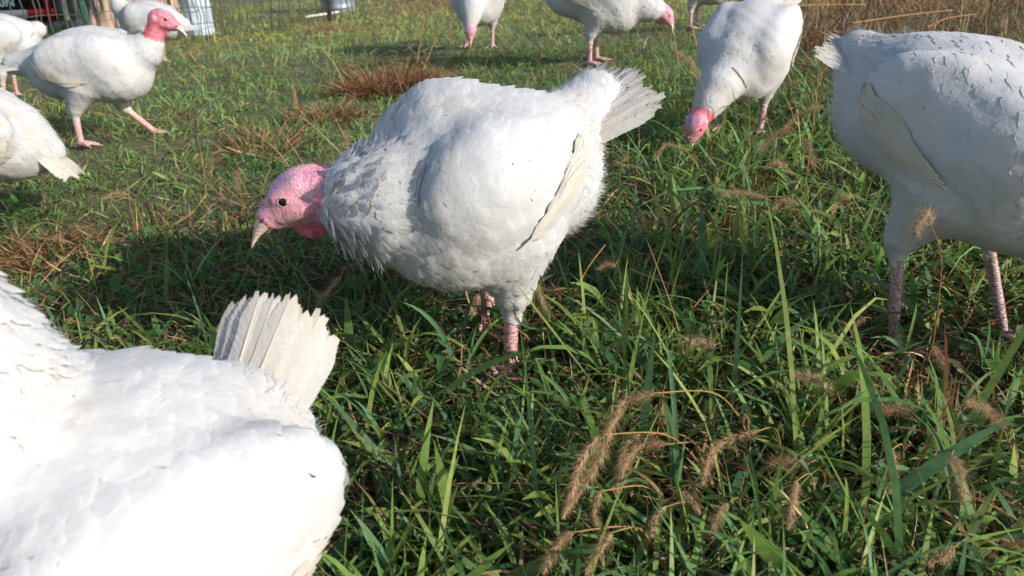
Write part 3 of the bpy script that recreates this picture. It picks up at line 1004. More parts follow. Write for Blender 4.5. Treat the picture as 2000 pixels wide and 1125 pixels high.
M_BLACKP = simple_mat('black_trailer_paint', (.018, .02, .022), .35, 0, 14, .5, .1, 60)
M_RED = simple_mat('red_reflector', (.55, .012, .02), .3, 0, 40, .2)
M_TAPEW = simple_mat('white_reflective_tape', (.55, .56, .5), .4, 0, 60, .3)
M_PALEBLUE = simple_mat('pale_lettering', (.45, .58, .62), .5, 0, 30, .15)
M_PLANK = simple_mat('weathered_plank', (.26, .21, .16), .85, 0, 22, .45, .5, 90)
M_STEEL = simple_mat('grey_steel_frame', (.14, .15, .15), .55, .3, 18, .4, .2)
M_GREENPOST = simple_mat('green_fence_post', (.03, .10, .065), .5, 0, 30, .3)
M_WIRE = simple_mat('dark_wire', (.06, .06, .055), .6, .2, 30, .3)
M_BARK = simple_mat('tan_bark', (.34, .235, .17), .9, 0, 7, .35, .7, 40)
M_TARP = simple_mat('black_tarp', (.012, .013, .018), .45, 0, 6, .5, .3, 15)
M_BUCKET = simple_mat('galvanised_bucket', (.34, .39, .44), .75, 0, 8, .3, .1)
M_CAN = simple_mat('grey_can', (.20, .23, .28), .5, .3, 5, .25, .1)
M_PIPE = simple_mat('white_pipe', (.72, .70, .62), .5, 0, 20, .15)
M_TYRE = simple_mat('tyre_rubber', (.015, .015, .015), .85, 0, 20, .3)


def frame_at(px, py, Y, rz=0.0):
    p = at_Y(px, py, Y)
    return p


# trailer: its rear corner shows at the top left
tr = empty('utility_trailer')
tag(tr, 'black box trailer with red and white reflective strip at the top left corner', 'trailer')
TY = 10.2
pA = at_Y(-40, 62, TY); pB = at_Y(113, 41, TY + .5)
tr.location = [float(v) for v in pB]
ang = math.atan2(pA[1] - pB[1], pA[0] - pB[0])          # direction along the tail gate, leftwards
tr.rotation_euler = (0, 0, ang - math.pi)
# local frame: origin at lower right rear corner of the box, -X runs left along the gate, +Y away
mb = MB(); mb.box((-2.4, .02, 0), (0, 3.2, 1.5)); part(mb, 'box_body', M_BLACKP, tr)
gate = MB(); gate.box((-2.35, -.012, .05), (-.12, .018, 1.46)); gate = part(gate, 'tail_gate', M_BLACKP, tr)
for z in (.36, .75, 1.15):
    mb = MB(); mb.box((-2.34, -.028, z), (-.13, -.0125, z + .03)); part(mb, 'rib', M_STEEL, gate)
for k in range(4):
    x0 = -.31 * (k + 1)
    mb = MB(); mb.box((x0 - .005, -.0165, .07), (x0 + .30, -.0125, .155)); part(mb, 'reflector_strip', M_RED if k % 2 == 0 else M_TAPEW, gate)
mb = MB(); mb.box((-.115, -.03, -.02), (-.055, .018, 1.48)); part(mb, 'red_corner_strip', M_RED, tr)
mb = MB(); mb.box((-2.4, .02, -.14), (.22, .16, -.005)); part(mb, 'frame_beam', M_STEEL, tr)
mb = MB(); mb.box((-2.3, -.14, -.30), (.42, .10, -.205)); part(mb, 'bumper_plank', M_PLANK, tr)
mb = MB(); mb.box((.42, -.17, -.33), (.54, .12, -.17)); part(mb, 'bumper_block', M_PLANK, tr)
for x in (.02, .16):
    mb = MB(); mb.box((x, .03, -.2), (x + .07, .13, 1.3)); part(mb, 'corner_post', M_STEEL, tr)
for x in (-1.9, -.25):
    mb = MB(); mb.lathe([(.0, -.09), (.24, -.09), (.30, -.06), (.30, .06), (.24, .09), (.0, .09)], 26)
    w = part(mb, 'wheel', M_TYRE, tr, True); w.rotation_euler = (0, R(90), 0); w.location = (x, 1.2, -.50)
txt = bpy.data.curves.new('lettering', 'FONT'); txt.body = 'AHARRIN'; txt.size = .125; txt.offset = .004; txt.extrude = .002
txt.materials.append(M_PALEBLUE)
tmp = bpy.data.objects.new('lettering_curve', txt); tm = bpy.data.meshes.new_from_object(tmp); bpy.data.objects.remove(tmp)
tm.name = 'lettering'; to = bpy.data.objects.new('lettering', tm); COL.objects.link(to); to.parent = gate
to.rotation_euler = (R(90), 0, 0); to.location = (-1.0, -.034, .205); to.scale = (1.05, 1.0, 1.0)

# big trunk behind the bird
tk = empty('tree_trunk'); tag(tk, 'thick tan tree trunk with furrowed bark behind the fence at top left', 'tree trunk')
tp = ground_at(262, 66); tp = at_Y(262, 66, 9.6); tk.location = (tp[0], tp[1], float(ground_z(tp[0], tp[1])) - .02)
rng = np.random.default_rng(5)
na, nz_ = 120, 40
aa = np.linspace(0, 2 * math.pi, na, endpoint=False); zz = np.linspace(0, 2.6, nz_)
A, Z = np.meshgrid(aa, zz)
rr = .47 + .20 * np.exp(-Z / .18) - .02 * Z
rr = rr + .035 * np.abs(np.sin(A * 11 + 1.3 * np.sin(Z * 4) + .8 * np.sin(Z * 9 + A * 3))) + .012 * np.sin(A * 37 + Z * 14)
Vt = np.stack([rr * np.cos(A), rr * np.sin(A), Z], -1).reshape(-1, 3)
i = np.arange(nz_ - 1)[:, None] * na + np.arange(na)[None]; j = np.arange(nz_ - 1)[:, None] * na + (np.arange(na)[None] + 1) % na
mesh_np('bark', Vt, np.stack([i, j, j + na, i + na], -1).reshape(-1, 4), M_BARK, tk)
mb = MB(); mb.lathe([(.0, 2.62), (.44, 2.60), (.46, 2.58)], 40); part(mb, 'cut_top', M_PLANK, tk)

# black sheet leaning against the trunk
sh = empty('plastic_sheet'); tag(sh, 'black plastic sheet hanging beside the tan tree trunk', 'plastic sheet')
sp_ = at_Y(196, 62, 9.15); sh.location = (sp_[0], sp_[1], float(ground_z(sp_[0], sp_[1])))
u = np.linspace(0, 1, 14); w = np.linspace(0, 1.5, 16)
U, Wz = np.meshgrid(u, w)
Vs = np.stack([-.18 + .30 * U - .10 * Wz, .05 * np.sin(U * 14 + Wz) + .03 * np.sin(U * 31), Wz], -1).reshape(-1, 3)
Vs2 = Vs + np.array([0, .006, 0])
i = (np.arange(15)[:, None] * 14 + np.arange(13)[None]).ravel(); Fq = np.stack([i, i + 1, i + 15, i + 14], 1)
mesh_np('sheet', np.concatenate([Vs, Vs2]), np.concatenate([Fq, Fq[:, ::-1] + len(Vs)]), M_TARP, sh)

# upturned bucket
bk = empty('bucket'); tag(bk, 'pale galvanised bucket standing upside down behind the wire fence', 'bucket')
bp = at_Y(392, 68, 8.5); bp = ground_at(392, 68); bk.location = (bp[0], bp[1], float(ground_z(bp[0], bp[1])))
bs = np.linalg.norm(bp - CAM) / FPX
bw_ = 26 * bs
mb = MB(); mb.lathe([(bw_ * 1.0, 0), (bw_ * 1.0, bw_ * .06), (bw_ * .965, bw_ * .1), (bw_ * .84, bw_ * 2.35), (bw_ * .80, bw_ * 2.40), (bw_ * .76, bw_ * 2.36), (0.001, bw_ * 2.34)], 36)
part(mb, 'bucket_wall', M_BUCKET, bk, True)
mb = MB(); mb.lathe([(bw_ * 1.0, 0.01), (bw_ * 1.06, bw_ * .02), (bw_ * 1.06, bw_ * .09), (bw_ * .99, bw_ * .12)], 36); part(mb, 'rim', M_BUCKET, bk, True)
mb = MB(); mb.lathe([(bw_ * .90, bw_ * 1.5), (bw_ * .925, bw_ * 1.53), (bw_ * .92, bw_ * 1.62), (bw_ * .885, bw_ * 1.64)], 36); part(mb, 'hoop', M_BUCKET, bk, True)

# tall can
cn = empty('metal_can'); tag(cn, 'grey metal can on the grass behind the fence, cut by the top edge', 'can')
cp_ = ground_at(661, 23); cn.location = (cp_[0], cp_[1], float(ground_z(cp_[0], cp_[1])))
cs_ = np.linalg.norm(cp_ - CAM) / FPX; cr = 30 * cs_
prof = [(cr * .96, 0), (cr, .02)]
for k in range(6): prof += [(cr * 1.0, cr * (.25 + .45 * k)), (cr * 1.03, cr * (.29 + .45 * k)), (cr * 1.0, cr * (.33 + .45 * k))]
mb = MB(); mb.lathe(prof, 40); part(mb, 'can_wall', M_CAN, cn, True)
mb = MB(); mb.lathe([(cr * .97, cr * 2.6), (cr * 1.05, cr * 2.62), (cr * 1.05, cr * 2.7), (cr * .97, cr * 2.72), (0.001, cr * 2.78)], 40); part(mb, 'lid', M_CAN, cn, True)
for sd in (-1, 1):
    mb = MB(); mb.tube([(sd * cr, -.05, cr * 2.0), (sd * cr * 1.12, -.05, cr * 1.95), (sd * cr * 1.12, .05, cr * 1.95), (sd * cr, .05, cr * 2.0)], .012, 6); part(mb, 'handle', M_CAN, cn, True)

# white pipe on the grass
a = ground_at(598, 42); b = ground_at(662, 31)
pts = np.array([a + (b - a) * t for t in np.linspace(0, 1, 8)]); pts[:, 2] = ground_z(pts[:, 0], pts[:, 1]) + .05
mb = MB(); mb.tube(pts, .013, 10)
tag(mb.build('pipe', M_PIPE), 'thin white pipe lying in the grass below the grey can', 'pipe')

# wire fence
fn = empty('wire_fence'); tag(fn, 'dark wire mesh fence with green post behind the birds at top left', 'fence')
fa = ground_at(-60, 118); fb = ground_at(720, 34)
L_f = np.linalg.norm((fb - fa)[:2])
n_w = 62
rng = np.random.default_rng(9)
vw = []
for k in range(3):
    mb = MB(); zz = np.linspace(0, 1.35, 12)
    wob = np.cumsum(rng.normal(0, .012, 12))
    mb.tube(np.stack([wob, .4 * np.roll(wob, 3), zz], 1), .0055, 5); o = mb.build('vertical_wire', M_WIRE, fn); vw.append(o)
for k in range(n_w):
    o = vw[k] if k < 3 else vw[k % 3].copy()
    if k >= 3: COL.objects.link(o); o.parent = fn
    t = (k + .5) / n_w + rng.normal(0, .0015)
    p = fa + (fb - fa) * t
    o.location = (p[0], p[1], float(ground_z(p[0], p[1]))); o.rotation_euler = (0, 0, rng.uniform(0, 6.28))
for k, z in enumerate((.03, .16, .32, .52, .76, 1.04, 1.34)):
    t = np.linspace(0, 1, 30); p = fa + (fb - fa) * t[:, None]
    p[:, 2] = ground_z(p[:, 0], p[:, 1]) + z + .012 * np.sin(t * 40 + k)
    mb = MB(); mb.tube(p, .0040, 5); mb.build('line_wire', M_WIRE, fn)
for t, mt, rad in ((.215, M_GREENPOST, .030), (.40, M_WIRE, .018), (.855, M_WIRE, .03)):
    p = fa + (fb - fa) * t; z0 = float(ground_z(p[0], p[1]))
    mb = MB(); mb.box((-rad, -rad * .25, -.05), (rad, rad * .25, 1.5)); mb.box((-rad * .2, -rad, -.05), (rad * .2, -rad * .26, 1.5))
    o = mb.build('post', mt, fn, False); o.location = (p[0], p[1], z0)

# ------------------------------------------------------------------ grass
def blades(x, y, L, W, az, lean, curl, col, rng, K=4, tipcol=None, z0=None, droop=None):
    n = len(x)
    z = ground_z(x, y) - .004 if z0 is None else z0
    s = np.linspace(0, 1, K + 1)
    prof = np.interp(s, [0, .25, .6, .85, 1], [.65, 1.0, .85, .45, 0])
    P = np.zeros((n, K + 1, 3)); P[:, 0] = np.stack([x, y, z], 1)
    dx, dy = np.cos(az), np.sin(az)
    for j in range(1, K + 1):
        ph = lean + curl * (s[j] - .5 / K) ** 1.3
        st = L / K
        P[:, j] = P[:, j - 1] + np.stack([np.sin(ph) * dx, np.sin(ph) * dy, np.cos(ph)], 1) * st[:, None]
    tw0 = rng.uniform(-.9, .9, n); tw1 = rng.normal(0, .7, n)
    V = np.zeros((n, 2 * K + 1, 3))
    for j in range(K):
        ph = lean + curl * s[j] ** 1.3
        side = np.stack([-dy, dx, np.zeros(n)], 1)
        nr = np.stack([np.cos(ph) * dx, np.cos(ph) * dy, -np.sin(ph)], 1)
        a = tw0 + tw1 * s[j]
        wv = side * np.cos(a)[:, None] + nr * np.sin(a)[:, None]
        h = (W * prof[j] * .5)[:, None]
        V[:, 2 * j] = P[:, j] - wv * h; V[:, 2 * j + 1] = P[:, j] + wv * h
    V[:, 2 * K] = P[:, K]
    m = 2 * K + 1
    base = (np.arange(n) * m)[:, None]
    Q = np.concatenate([base + np.array([[2 * j, 2 * j + 1, 2 * j + 3, 2 * j + 2]]) for j in range(K - 1)])
    T = base + np.array([[2 * K - 2, 2 * K - 1, 2 * K]])
    C = np.repeat(col[:, None], m, 1)
    if tipcol is not None:
        for j in range(K):
            f = s[j] ** 2
            C[:, 2 * j] = C[:, 2 * j + 1] = col * (1 - f) + tipcol * f
        C[:, 2 * K] = tipcol
    return V.reshape(-1, 3), Q, T, C.reshape(-1, 3)


def merge(parts):
    V = []; Q = []; T = []; C = []; k = 0
    for (v, q, t, c) in parts:
        V.append(v); Q.append(q + k); T.append(t + k); C.append(c); k += len(v)
    return np.concatenate(V), [np.concatenate(Q), np.concatenate(T)], np.concatenate(C)


def vnoise(x, y, f, seed):
    """cheap smooth value noise, 0..1"""
    r_ = np.random.default_rng(seed); T = r_.random((64, 64))
    u = (x * f) % 64; v = (y * f) % 64
    i = np.floor(u).astype(int); j = np.floor(v).astype(int); fu = u - i; fv = v - j
    fu = fu * fu * (3 - 2 * fu); fv = fv * fv * (3 - 2 * fv)
    g_ = lambda a, b: T[a % 64, b % 64]
    return (g_(i, j) * (1 - fu) + g_(i + 1, j) * fu) * (1 - fv) + (g_(i, j + 1) * (1 - fu) + g_(i + 1, j + 1) * fu) * fv


def fnoise(x, y, f, seed):
    return (vnoise(x, y, f, seed) * .55 + vnoise(x, y, f * 2.3, seed + 1) * .3 + vnoise(x, y, f * 5.1, seed + 2) * .15)


def scatter(n, r0, r1, power, rng, half=R(41)):
    """points in the view wedge with density falling as r**-power"""
    e = 2 - power
    u = rng.random(n)
    r_ = (r0 ** e + u * (r1 ** e - r0 ** e)) ** (1 / e)
    a = rng.uniform(-half, half, n)
    return r_ * np.sin(a), r_ * np.cos(a), r_


def zones(x, y):
    """how tall, how dry and how lush the sward is at a place, from where it lies in the pasture"""
    P = np.stack([x, y, ground_z(x, y)], 1)
    px, py, d = to_px(P)
    nz = fnoise(x + 20, y + 20, 1.6, 3)
    sm = lambda v, a, b: np.clip((v - a) / (b - a), 0, 1)
    fore = sm(py, 480, 640) * sm(px, 520, 760)
    rightside = sm(px, 1120, 1320) * sm(py, 120, 260)
    shade = sm(py, 455, 520) * sm(px, 120, 300) * (1 - sm(px, 640, 800)) * .55
    left_low = sm(py, 560, 700) * .7
    tall = np.clip(np.maximum.reduce([fore, rightside * .9, shade, left_low]), 0, 1)
    dry = np.maximum(sm(px + (300 - py) * .15, 1480, 1620) * (1 - sm(py, 110, 330)), .85 * sm(px, 690, 780) * (1 - sm(py, 26, 44)) * (1 - sm(px, 900, 960)))
    dry = np.maximum(dry, sm(nz, .58, .72) * .42 * (1 - tall * .6))
    back = 1 - sm(py, 60, 130)
    dry = np.maximum(dry, back * .22 * (1 - sm(px, 860, 940)))
    return tall, np.clip(dry, 0, 1), px, py


GREENS = np.array([(.130, .230, .055), (.165, .255, .062), (.100, .205, .072), (.085, .180, .082), (.215, .270, .080)])
DRYS = np.array([(.30, .20, .09), (.22, .12, .05), (.16, .075, .035), (.36, .27, .14), (.12, .08, .045)])


def grass_colours(n, dry, tall, rng, x, y):
    pick = rng.integers(0, 5, n)
    c = GREENS[pick] * rng.uniform(.75, 1.3, (n, 1))
    turf = (1 - tall)[:, None]
    c = c * (1 + turf * np.array([.08, .03, .05]))
    patch = fnoise(x, y, .9, 17)[:, None]
    c = c * (.62 + .76 * patch)
    isdry = rng.random(n) < dry * .85 + .09
    c[isdry] = DRYS[rng.integers(0, 5, isdry.sum())] * rng.uniform(.7, 1.2, (isdry.sum(), 1))
    return c, isdry


def trample(x, y):
    t = np.zeros(len(x))
    for (fx, fy, sc_) in FEET:
        if fy > 5: continue
        d2 = ((x - fx) / .10) ** 2 + ((y - fy + .06) / .13) ** 2
        t = np.maximum(t, np.exp(-d2))
    return t


def build_sward():
    rng = np.random.default_rng(21)
    # lawn blades, near field with more segments than far field
    sets = []
    for (n, r0, r1, pw, K) in ((34000, .55, 1.9, .6, 5), (88000, 1.9, 4.6, 1.0, 4), (110000, 4.6, 15.5, 1.1, 3)):
        x, y, r_ = scatter(n, r0, r1, pw, rng)
        # bunch the roots
        bx = fnoise(x, y, 14, 5); keep = rng.random(n) < 2.4 * (bx - .24)
        x, y, r_ = x[keep], y[keep], r_[keep]; n = len(x)
        tall, dry, px, py = zones(x, y)
        lod = np.clip(r_ / 3.2, 1, 3.2)
        L = (.038 + .055 * tall + .02 * dry) * np.exp(rng.normal(0, .38, n)) * np.where(rng.random(n) < .10, 1.7, 1) * (1 + .28 * (lod - 1))
        W = (.0036 + .0042 * tall) * np.exp(rng.normal(0, .42, n)) * (1 + .35 * (lod - 1))
        lean = np.abs(rng.normal(.66, .40, n)); curl = np.abs(rng.normal(.9, .6, n))
        tr_ = trample(x, y); L *= 1 - .62 * tr_; lean += .5 * tr_
        c, isd = grass_colours(n, dry, tall, rng, x, y)
        far_ = np.clip((r_ - 2.5) / 4, 0, 1)[:, None]; vf = np.clip((r_ - 6.0) / 3, 0, 1)[:, None]; c = c * (1 + .35 * far_) * (1 + vf * np.array([.45, .2, 0]))  # distant blades coloured brighter, the farthest yellower: sunlight put into their colour
        W[isd] *= .6; lean[isd] += .35
        tipc = c * np.array([1.15, 1.08, .9])
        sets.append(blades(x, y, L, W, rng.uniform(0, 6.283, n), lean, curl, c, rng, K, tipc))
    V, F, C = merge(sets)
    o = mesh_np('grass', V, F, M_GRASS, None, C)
    tag(o, 'green pasture grass growing all over the field', 'grass', kind='stuff')
    # matted dead thatch close to the soil
    sets = []
    for (n, r0, r1, pw, K) in ((46000, .55, 2.4, .6, 3), (44000, 2.4, 14, 1.3, 2)):
        x, y, r_ = scatter(n, r0, r1, pw, rng)
        tall, dry, px, py = zones(x, y)
        keep = rng.random(n) < .16 + .80 * np.maximum(dry, fnoise(x, y, 3.0, 40) * .5 * (.5 + .5 * tall)); x, y, r_ = x[keep], y[keep], r_[keep]; n = len(x)
        lod = np.clip(r_ / 3.2, 1, 3)
        c = DRYS[rng.integers(0, 5, n)] * rng.uniform(.6, 1.15, (n, 1))
        sets.append(blades(x, y, rng.uniform(.03, .10, n) * (1 + .15 * (lod - 1)), rng.uniform(.0016, .0055, n) * (1 + .3 * (lod - 1)), rng.uniform(0, 6.283, n),
                           rng.uniform(.9, 1.45, n), rng.normal(.2, .3, n), c, rng, K, None, ground_z(x, y) + rng.uniform(.0, .04, n)))
    V, F, C = merge(sets)
    o = mesh_np('thatch', V, F, M_STRAW, None, C)
    tag(o, 'brown dead grass matted between the green blades', 'thatch', kind='stuff')
    # small round-leaved weeds
    n = 6000
    x, y, r_ = scatter(n, .6, 3.2, .8, rng)
    w_ = fnoise(x, y, 2.2, 60); keep = w_ > .50; x, y = x[keep], y[keep]; n = len(x)
    z = ground_z(x, y) + rng.uniform(.015, .085, n)
    ru = rng.uniform(.006, .014, n); az = rng.uniform(0, 6.283, n); ti = rng.normal(0, .5, n); t2 = rng.normal(0, .5, n)
    a = np.array([0, .9, 1.7, 2.5, 3.1416, 3.8, 4.6, 5.4]); rad = np.array([1.25, 1.05, .95, .9, .7, .9, .95, 1.05])
    lx = (np.cos(a) * rad)[None] * ru[:, None]; ly = (np.sin(a) * rad * .72)[None] * ru[:, None]
    X = lx * np.cos(az)[:, None] - ly * np.sin(az)[:, None]; Y_ = lx * np.sin(az)[:, None] + ly * np.cos(az)[:, None]
    Zl = np.tan(np.clip(ti, -1, 1))[:, None] * X + np.tan(np.clip(t2, -1, 1))[:, None] * Y_
    Vr = np.stack([x[:, None] + X, y[:, None] + Y_, z[:, None] + Zl], -1)
    ce = np.stack([x, y, z - ru * .25], -1)[:, None]
    Vw = np.concatenate([Vr, ce], 1)
    base = (np.arange(n) * 9)[:, None]
    Tw = np.concatenate([base + np.array([[k, (k + 1) % 8, 8]]) for k in range(8)])
    cw = np.array([(.05, .12, .03)]) * rng.uniform(.7, 1.4, (n, 1))
    o = mesh_np('weed_leaves', Vw.reshape(-1, 3), [Tw], M_GRASS, None, np.repeat(cw, 9, 0))
    tag(o, 'small rounded weed leaves low in the grass', 'weeds', kind='stuff')
    # thin dead stems through the tall foreground grass
    n = 1500
    x, y, r_ = scatter(n, .75, 2.8, .6, rng)
    tall, dry, px, py = zones(x, y); keep = rng.random(n) < .25 + .75 * sm01(px, 900, 1300) * tall; x, y = x[keep], y[keep]; n = len(x)
    c = np.array([(.36, .19, .07), (.30, .13, .05), (.40, .28, .13), (.20, .10, .05)])[rng.integers(0, 4, n)] * rng.uniform(.7, 1.2, (n, 1))
    V, Q, T, C = blades(x, y, rng.uniform(.07, .19, n), rng.uniform(.0014, .0040, n), rng.uniform(0, 6.283, n), np.abs(rng.normal(.7, .45, n)), rng.normal(.3, .5, n), c, rng, 5)
    o = mesh_np('dead_stems', V, [Q, T], M_STRAW, None, C)
    tag(o, 'thin orange brown dead stems scattered through the foreground grass', 'dead stems', kind='stuff')
    # standing dry stubble in the dry corner
    n = 15000
    x, y, r_ = scatter(n, 2.0, 9.0, .9, rng)
    tall, dry, px, py = zones(x, y)
    keep = (rng.random(n) < sm01(px, 1430, 1640) * (1 - sm01(py, 120, 420)) * .9 + .04); x, y = x[keep], y[keep]; n = len(x)
    c = DRYS[rng.integers(0, 5, n)] * rng.uniform(.4, 1.0, (n, 1))
    V, Q, T, C = blades(x, y, rng.uniform(.08, .30, n), rng.uniform(.0025, .006, n), rng.uniform(0, 6.283, n), np.abs(rng.normal(.4, .45, n)), rng.normal(.3, .5, n), c, rng, 4)
    o = mesh_np('dry_stubble', V, [Q, T], M_STRAW, None, C)
    tag(o, 'dry brown stems standing in the upper right of the field', 'stubble', kind='stuff')


def sm01(v, a, b): return np.clip((v - a) / (b - a), 0, 1)


build_sward()

# ------------------------------------------------------------------ dead clumps
def dead_clump(px, py, rad, n, label, red=1.0, seed=0, hgt=.12):
    rng = np.random.default_rng(seed + 300)
    p = ground_at(px, py)
    e = empty('dead_grass_clump', (p[0], p[1], float(ground_z(p[0], p[1]))))
    tag(e, label, 'dead grass', 'clumps of dead brown grass', 'thing')
    rr = rad * np.sqrt(rng.random(n)); aa = rng.uniform(0, 6.283, n)
    x = rr * np.cos(aa) * 1.3; y = rr * np.sin(aa)
    c = np.array([(.20, .085, .04)]) * red + np.array([(.26, .17, .08)]) * (1 - red)
    c = np.repeat(c, n, 0) * rng.uniform(.6, 1.4, (n, 1))
    z = ground_z(x + p[0], y + p[1]) - float(ground_z(p[0], p[1]))
    V, Q, T, C = blades(x, y, hgt * rng.uniform(.5, 1.4, n), rng.uniform(.003, .006, n), aa + rng.normal(0, .9, n), rng.uniform(.2, 1.2, n), rng.normal(.8, .5, n), c, rng, 4, None, z)
    o = mesh_np('dead_blades', V, [Q, T], M_STRAW, e, C); o['kind'] = 'stuff'


dead_clump(765, 182, .16, 700, 'reddish brown dead grass clump behind the centre turkey\'s shoulder', 1.0, 1, .15)
dead_clump(640, 235, .12, 260, 'small tan dead grass clump left of the centre turkey\'s back', .5, 2, .09)
dead_clump(525, 290, .12, 240, 'tan dead grass patch above the centre turkey\'s head', .4, 3, .08)
dead_clump(655, 66, .22, 260, 'straw coloured grass clump below the grey can', .2, 4, .16)
dead_clump(100, 505, .10, 300, 'orange brown dead grass at the left edge above the close turkey', .8, 5, .08)
dead_clump(735, 555, .07, 260, 'rusty dead grass under the centre turkey\'s breast', 1.0, 6, .05)
dead_clump(1330, 930, .06, 200, 'brown dead leaves under the large foxtails in the foreground', .9, 7, .06)
dead_clump(1760, 880, .07, 260, 'brown dead leaf clump in the lower right grass', .8, 8, .10)
dead_clump(1640, 80, .22, 420, 'orange dead leaf heap beyond the right turkey\'s tail', .8, 9, .10)

# ------------------------------------------------------------------ foxtails
def bez(p, n):
    """smooth curve through points"""
    p = np.asarray(p, float); m = len(p)
    t = np.linspace(0, m - 1, n); out = []
    for u in t:
        i = min(int(u), m - 2); f = u - i
        p0 = p[max(i - 1, 0)]; p1 = p[i]; p2 = p[i + 1]; p3 = p[min(i + 2, m - 1)]
        out.append(.5 * ((2 * p1) + (-p0 + p2) * f + (2 * p0 - 5 * p1 + 4 * p2 - p3) * f * f + (-p0 + 3 * p1 - 3 * p2 + p3) * f ** 3))
    return np.array(out)


def foxtail(label, head, Y, root, thick=1.0, seed=0, tone=0, leaf=True):
    """head: pixel path of the seed head from its stem end to its tip; Y: how far away it stands; root: pixel where the stem meets the ground"""
    rng = np.random.default_rng(seed + 700)
    gy = [ground_at(a, b)[1] for a, b in head]
    lowest = min(gy)
    Y = min(Y, lowest * (1 - .07 - .03 * (lowest < 1.3)))          # the whole head hangs above the sward
    H = np.array([at_Y(a, b, Y - .008 * k) for k, (a, b) in enumerate(head)])
    rp = ground_at(*root)
    if abs(rp[1] - Y) > .25: rp = np.array([at_Y(root[0], root[1], Y)[0], Y + .02, 0.0])
    rp[2] = float(ground_z(rp[0], rp[1]))
    e = empty('foxtail_grass', rp); tag(e, label, 'foxtail', 'foxtail seed heads in the grass', 'thing')
    H = H - rp
    mid = H[0] * np.array([.55, .55, .74]) + np.array([0, 0, .012])
    stem = bez([np.zeros(3), mid * np.array([.5, .5, .62]), mid, H[0]], 16)
    mb = MB(); mb.tube(stem, np.linspace(.0013, .0008, 16), 5)
    sc_ = np.array([(.34, .19, .07), (.22, .22, .06), (.28, .15, .07)][tone % 3])
    mb.build('stem', M_STRAW, e, True, sc_)
    C0 = bez(H, 40)
    seg = np.linalg.norm(np.diff(C0, axis=0), axis=1).sum()
    tg = np.gradient(C0, axis=0); tg /= np.linalg.norm(tg, axis=1)[:, None]
    ng = int(seg * 1800); nb = int(seg * 8000)
    prof = lambda u: np.minimum(1, .45 + 5 * u) * np.minimum(1, .25 + 3.2 * (1 - u))
    core_c = np.array([(.45, .32, .19), (.37, .31, .17), (.50, .38, .24)][tone % 3]) * rng.uniform(.8, 1.15)

    def sample(n):
        u = rng.random(n); f = u * 39; i = np.minimum(f.astype(int), 38); fr = (f - i)[:, None]
        p = C0[i] * (1 - fr) + C0[i + 1] * fr; t = tg[i]
        a = rng.normal(0, 1, (n, 3)); a -= (a * t).sum(1)[:, None] * t; a /= np.linalg.norm(a, axis=1)[:, None]
        return u, p, t, a
    u, p, t, a = sample(ng)
    r_ = .0026 * thick * prof(u)
    ax = t * .8 + a * .6; ax /= np.linalg.norm(ax, axis=1)[:, None]
    o1 = np.cross(ax, a); o1 /= np.linalg.norm(o1, axis=1)[:, None]; o2 = np.cross(ax, o1)
    c = p + a * r_[:, None]; gl = .0022; gw = .0009
    V1 = np.stack([c - ax * gl * .6, c + o1 * gw, c + o2 * gw, c - o1 * gw, c - o2 * gw, c + ax * gl], 1).reshape(-1, 3)
    b6 = (np.arange(ng) * 6)[:, None]
    T1 = np.concatenate([b6 + np.array([q]) for q in ((0, 2, 1), (0, 3, 2), (0, 4, 3), (0, 1, 4), (5, 1, 2), (5, 2, 3), (5, 3, 4), (5, 4, 1))])
    c1 = np.repeat(core_c[None] * rng.uniform(.5, 1.2, (ng, 1)), 6, 0)
    u, p, t, a = sample(nb)
    bl_ = (.0105 * thick * prof(u) + .002) * rng.uniform(.4, 1.4, nb)
    dr = t * .75 + a * 1.0 + rng.normal(0, .2, (nb, 3)); dr /= np.linalg.norm(dr, axis=1)[:, None]
    o1 = np.cross(dr, t); o1 /= np.linalg.norm(o1, axis=1)[:, None] + 1e-9
    st = p + a * (.002 * thick * prof(u))[:, None]
    V2 = np.stack([st - o1 * .00024, st + o1 * .00024, st + dr * bl_[:, None]], 1).reshape(-1, 3)
    T2 = (np.arange(nb) * 3)[:, None] + np.array([[0, 1, 2]]) + len(V1)
    c2 = np.repeat(core_c[None] * np.array([1.15, 1.08, 1.0]) * rng.uniform(.7, 1.35, (nb, 1)), 3, 0)
    mesh_np('seed_head', np.concatenate([V1, V2]), [np.concatenate([T1, T2])], M_SEED, e, np.concatenate([c1, c2]))
    if leaf:
        for k in range(2):
            q = stem[4 + 4 * k]
            az = np.array([rng.uniform(0, 6.283)])
            V, Q, T, C = blades(np.array([q[0]]), np.array([q[1]]), np.array([rng.uniform(.06, .12)]), np.array([.006]), az, np.array([.5]), np.array([1.5]),
                                np.array([[.07, .11, .03]]) if k else np.array([[.22, .13, .05]]), rng, 6, None, np.array([q[2]]))
            mesh_np('leaf', V, [Q, T], M_GRASS, e, C)


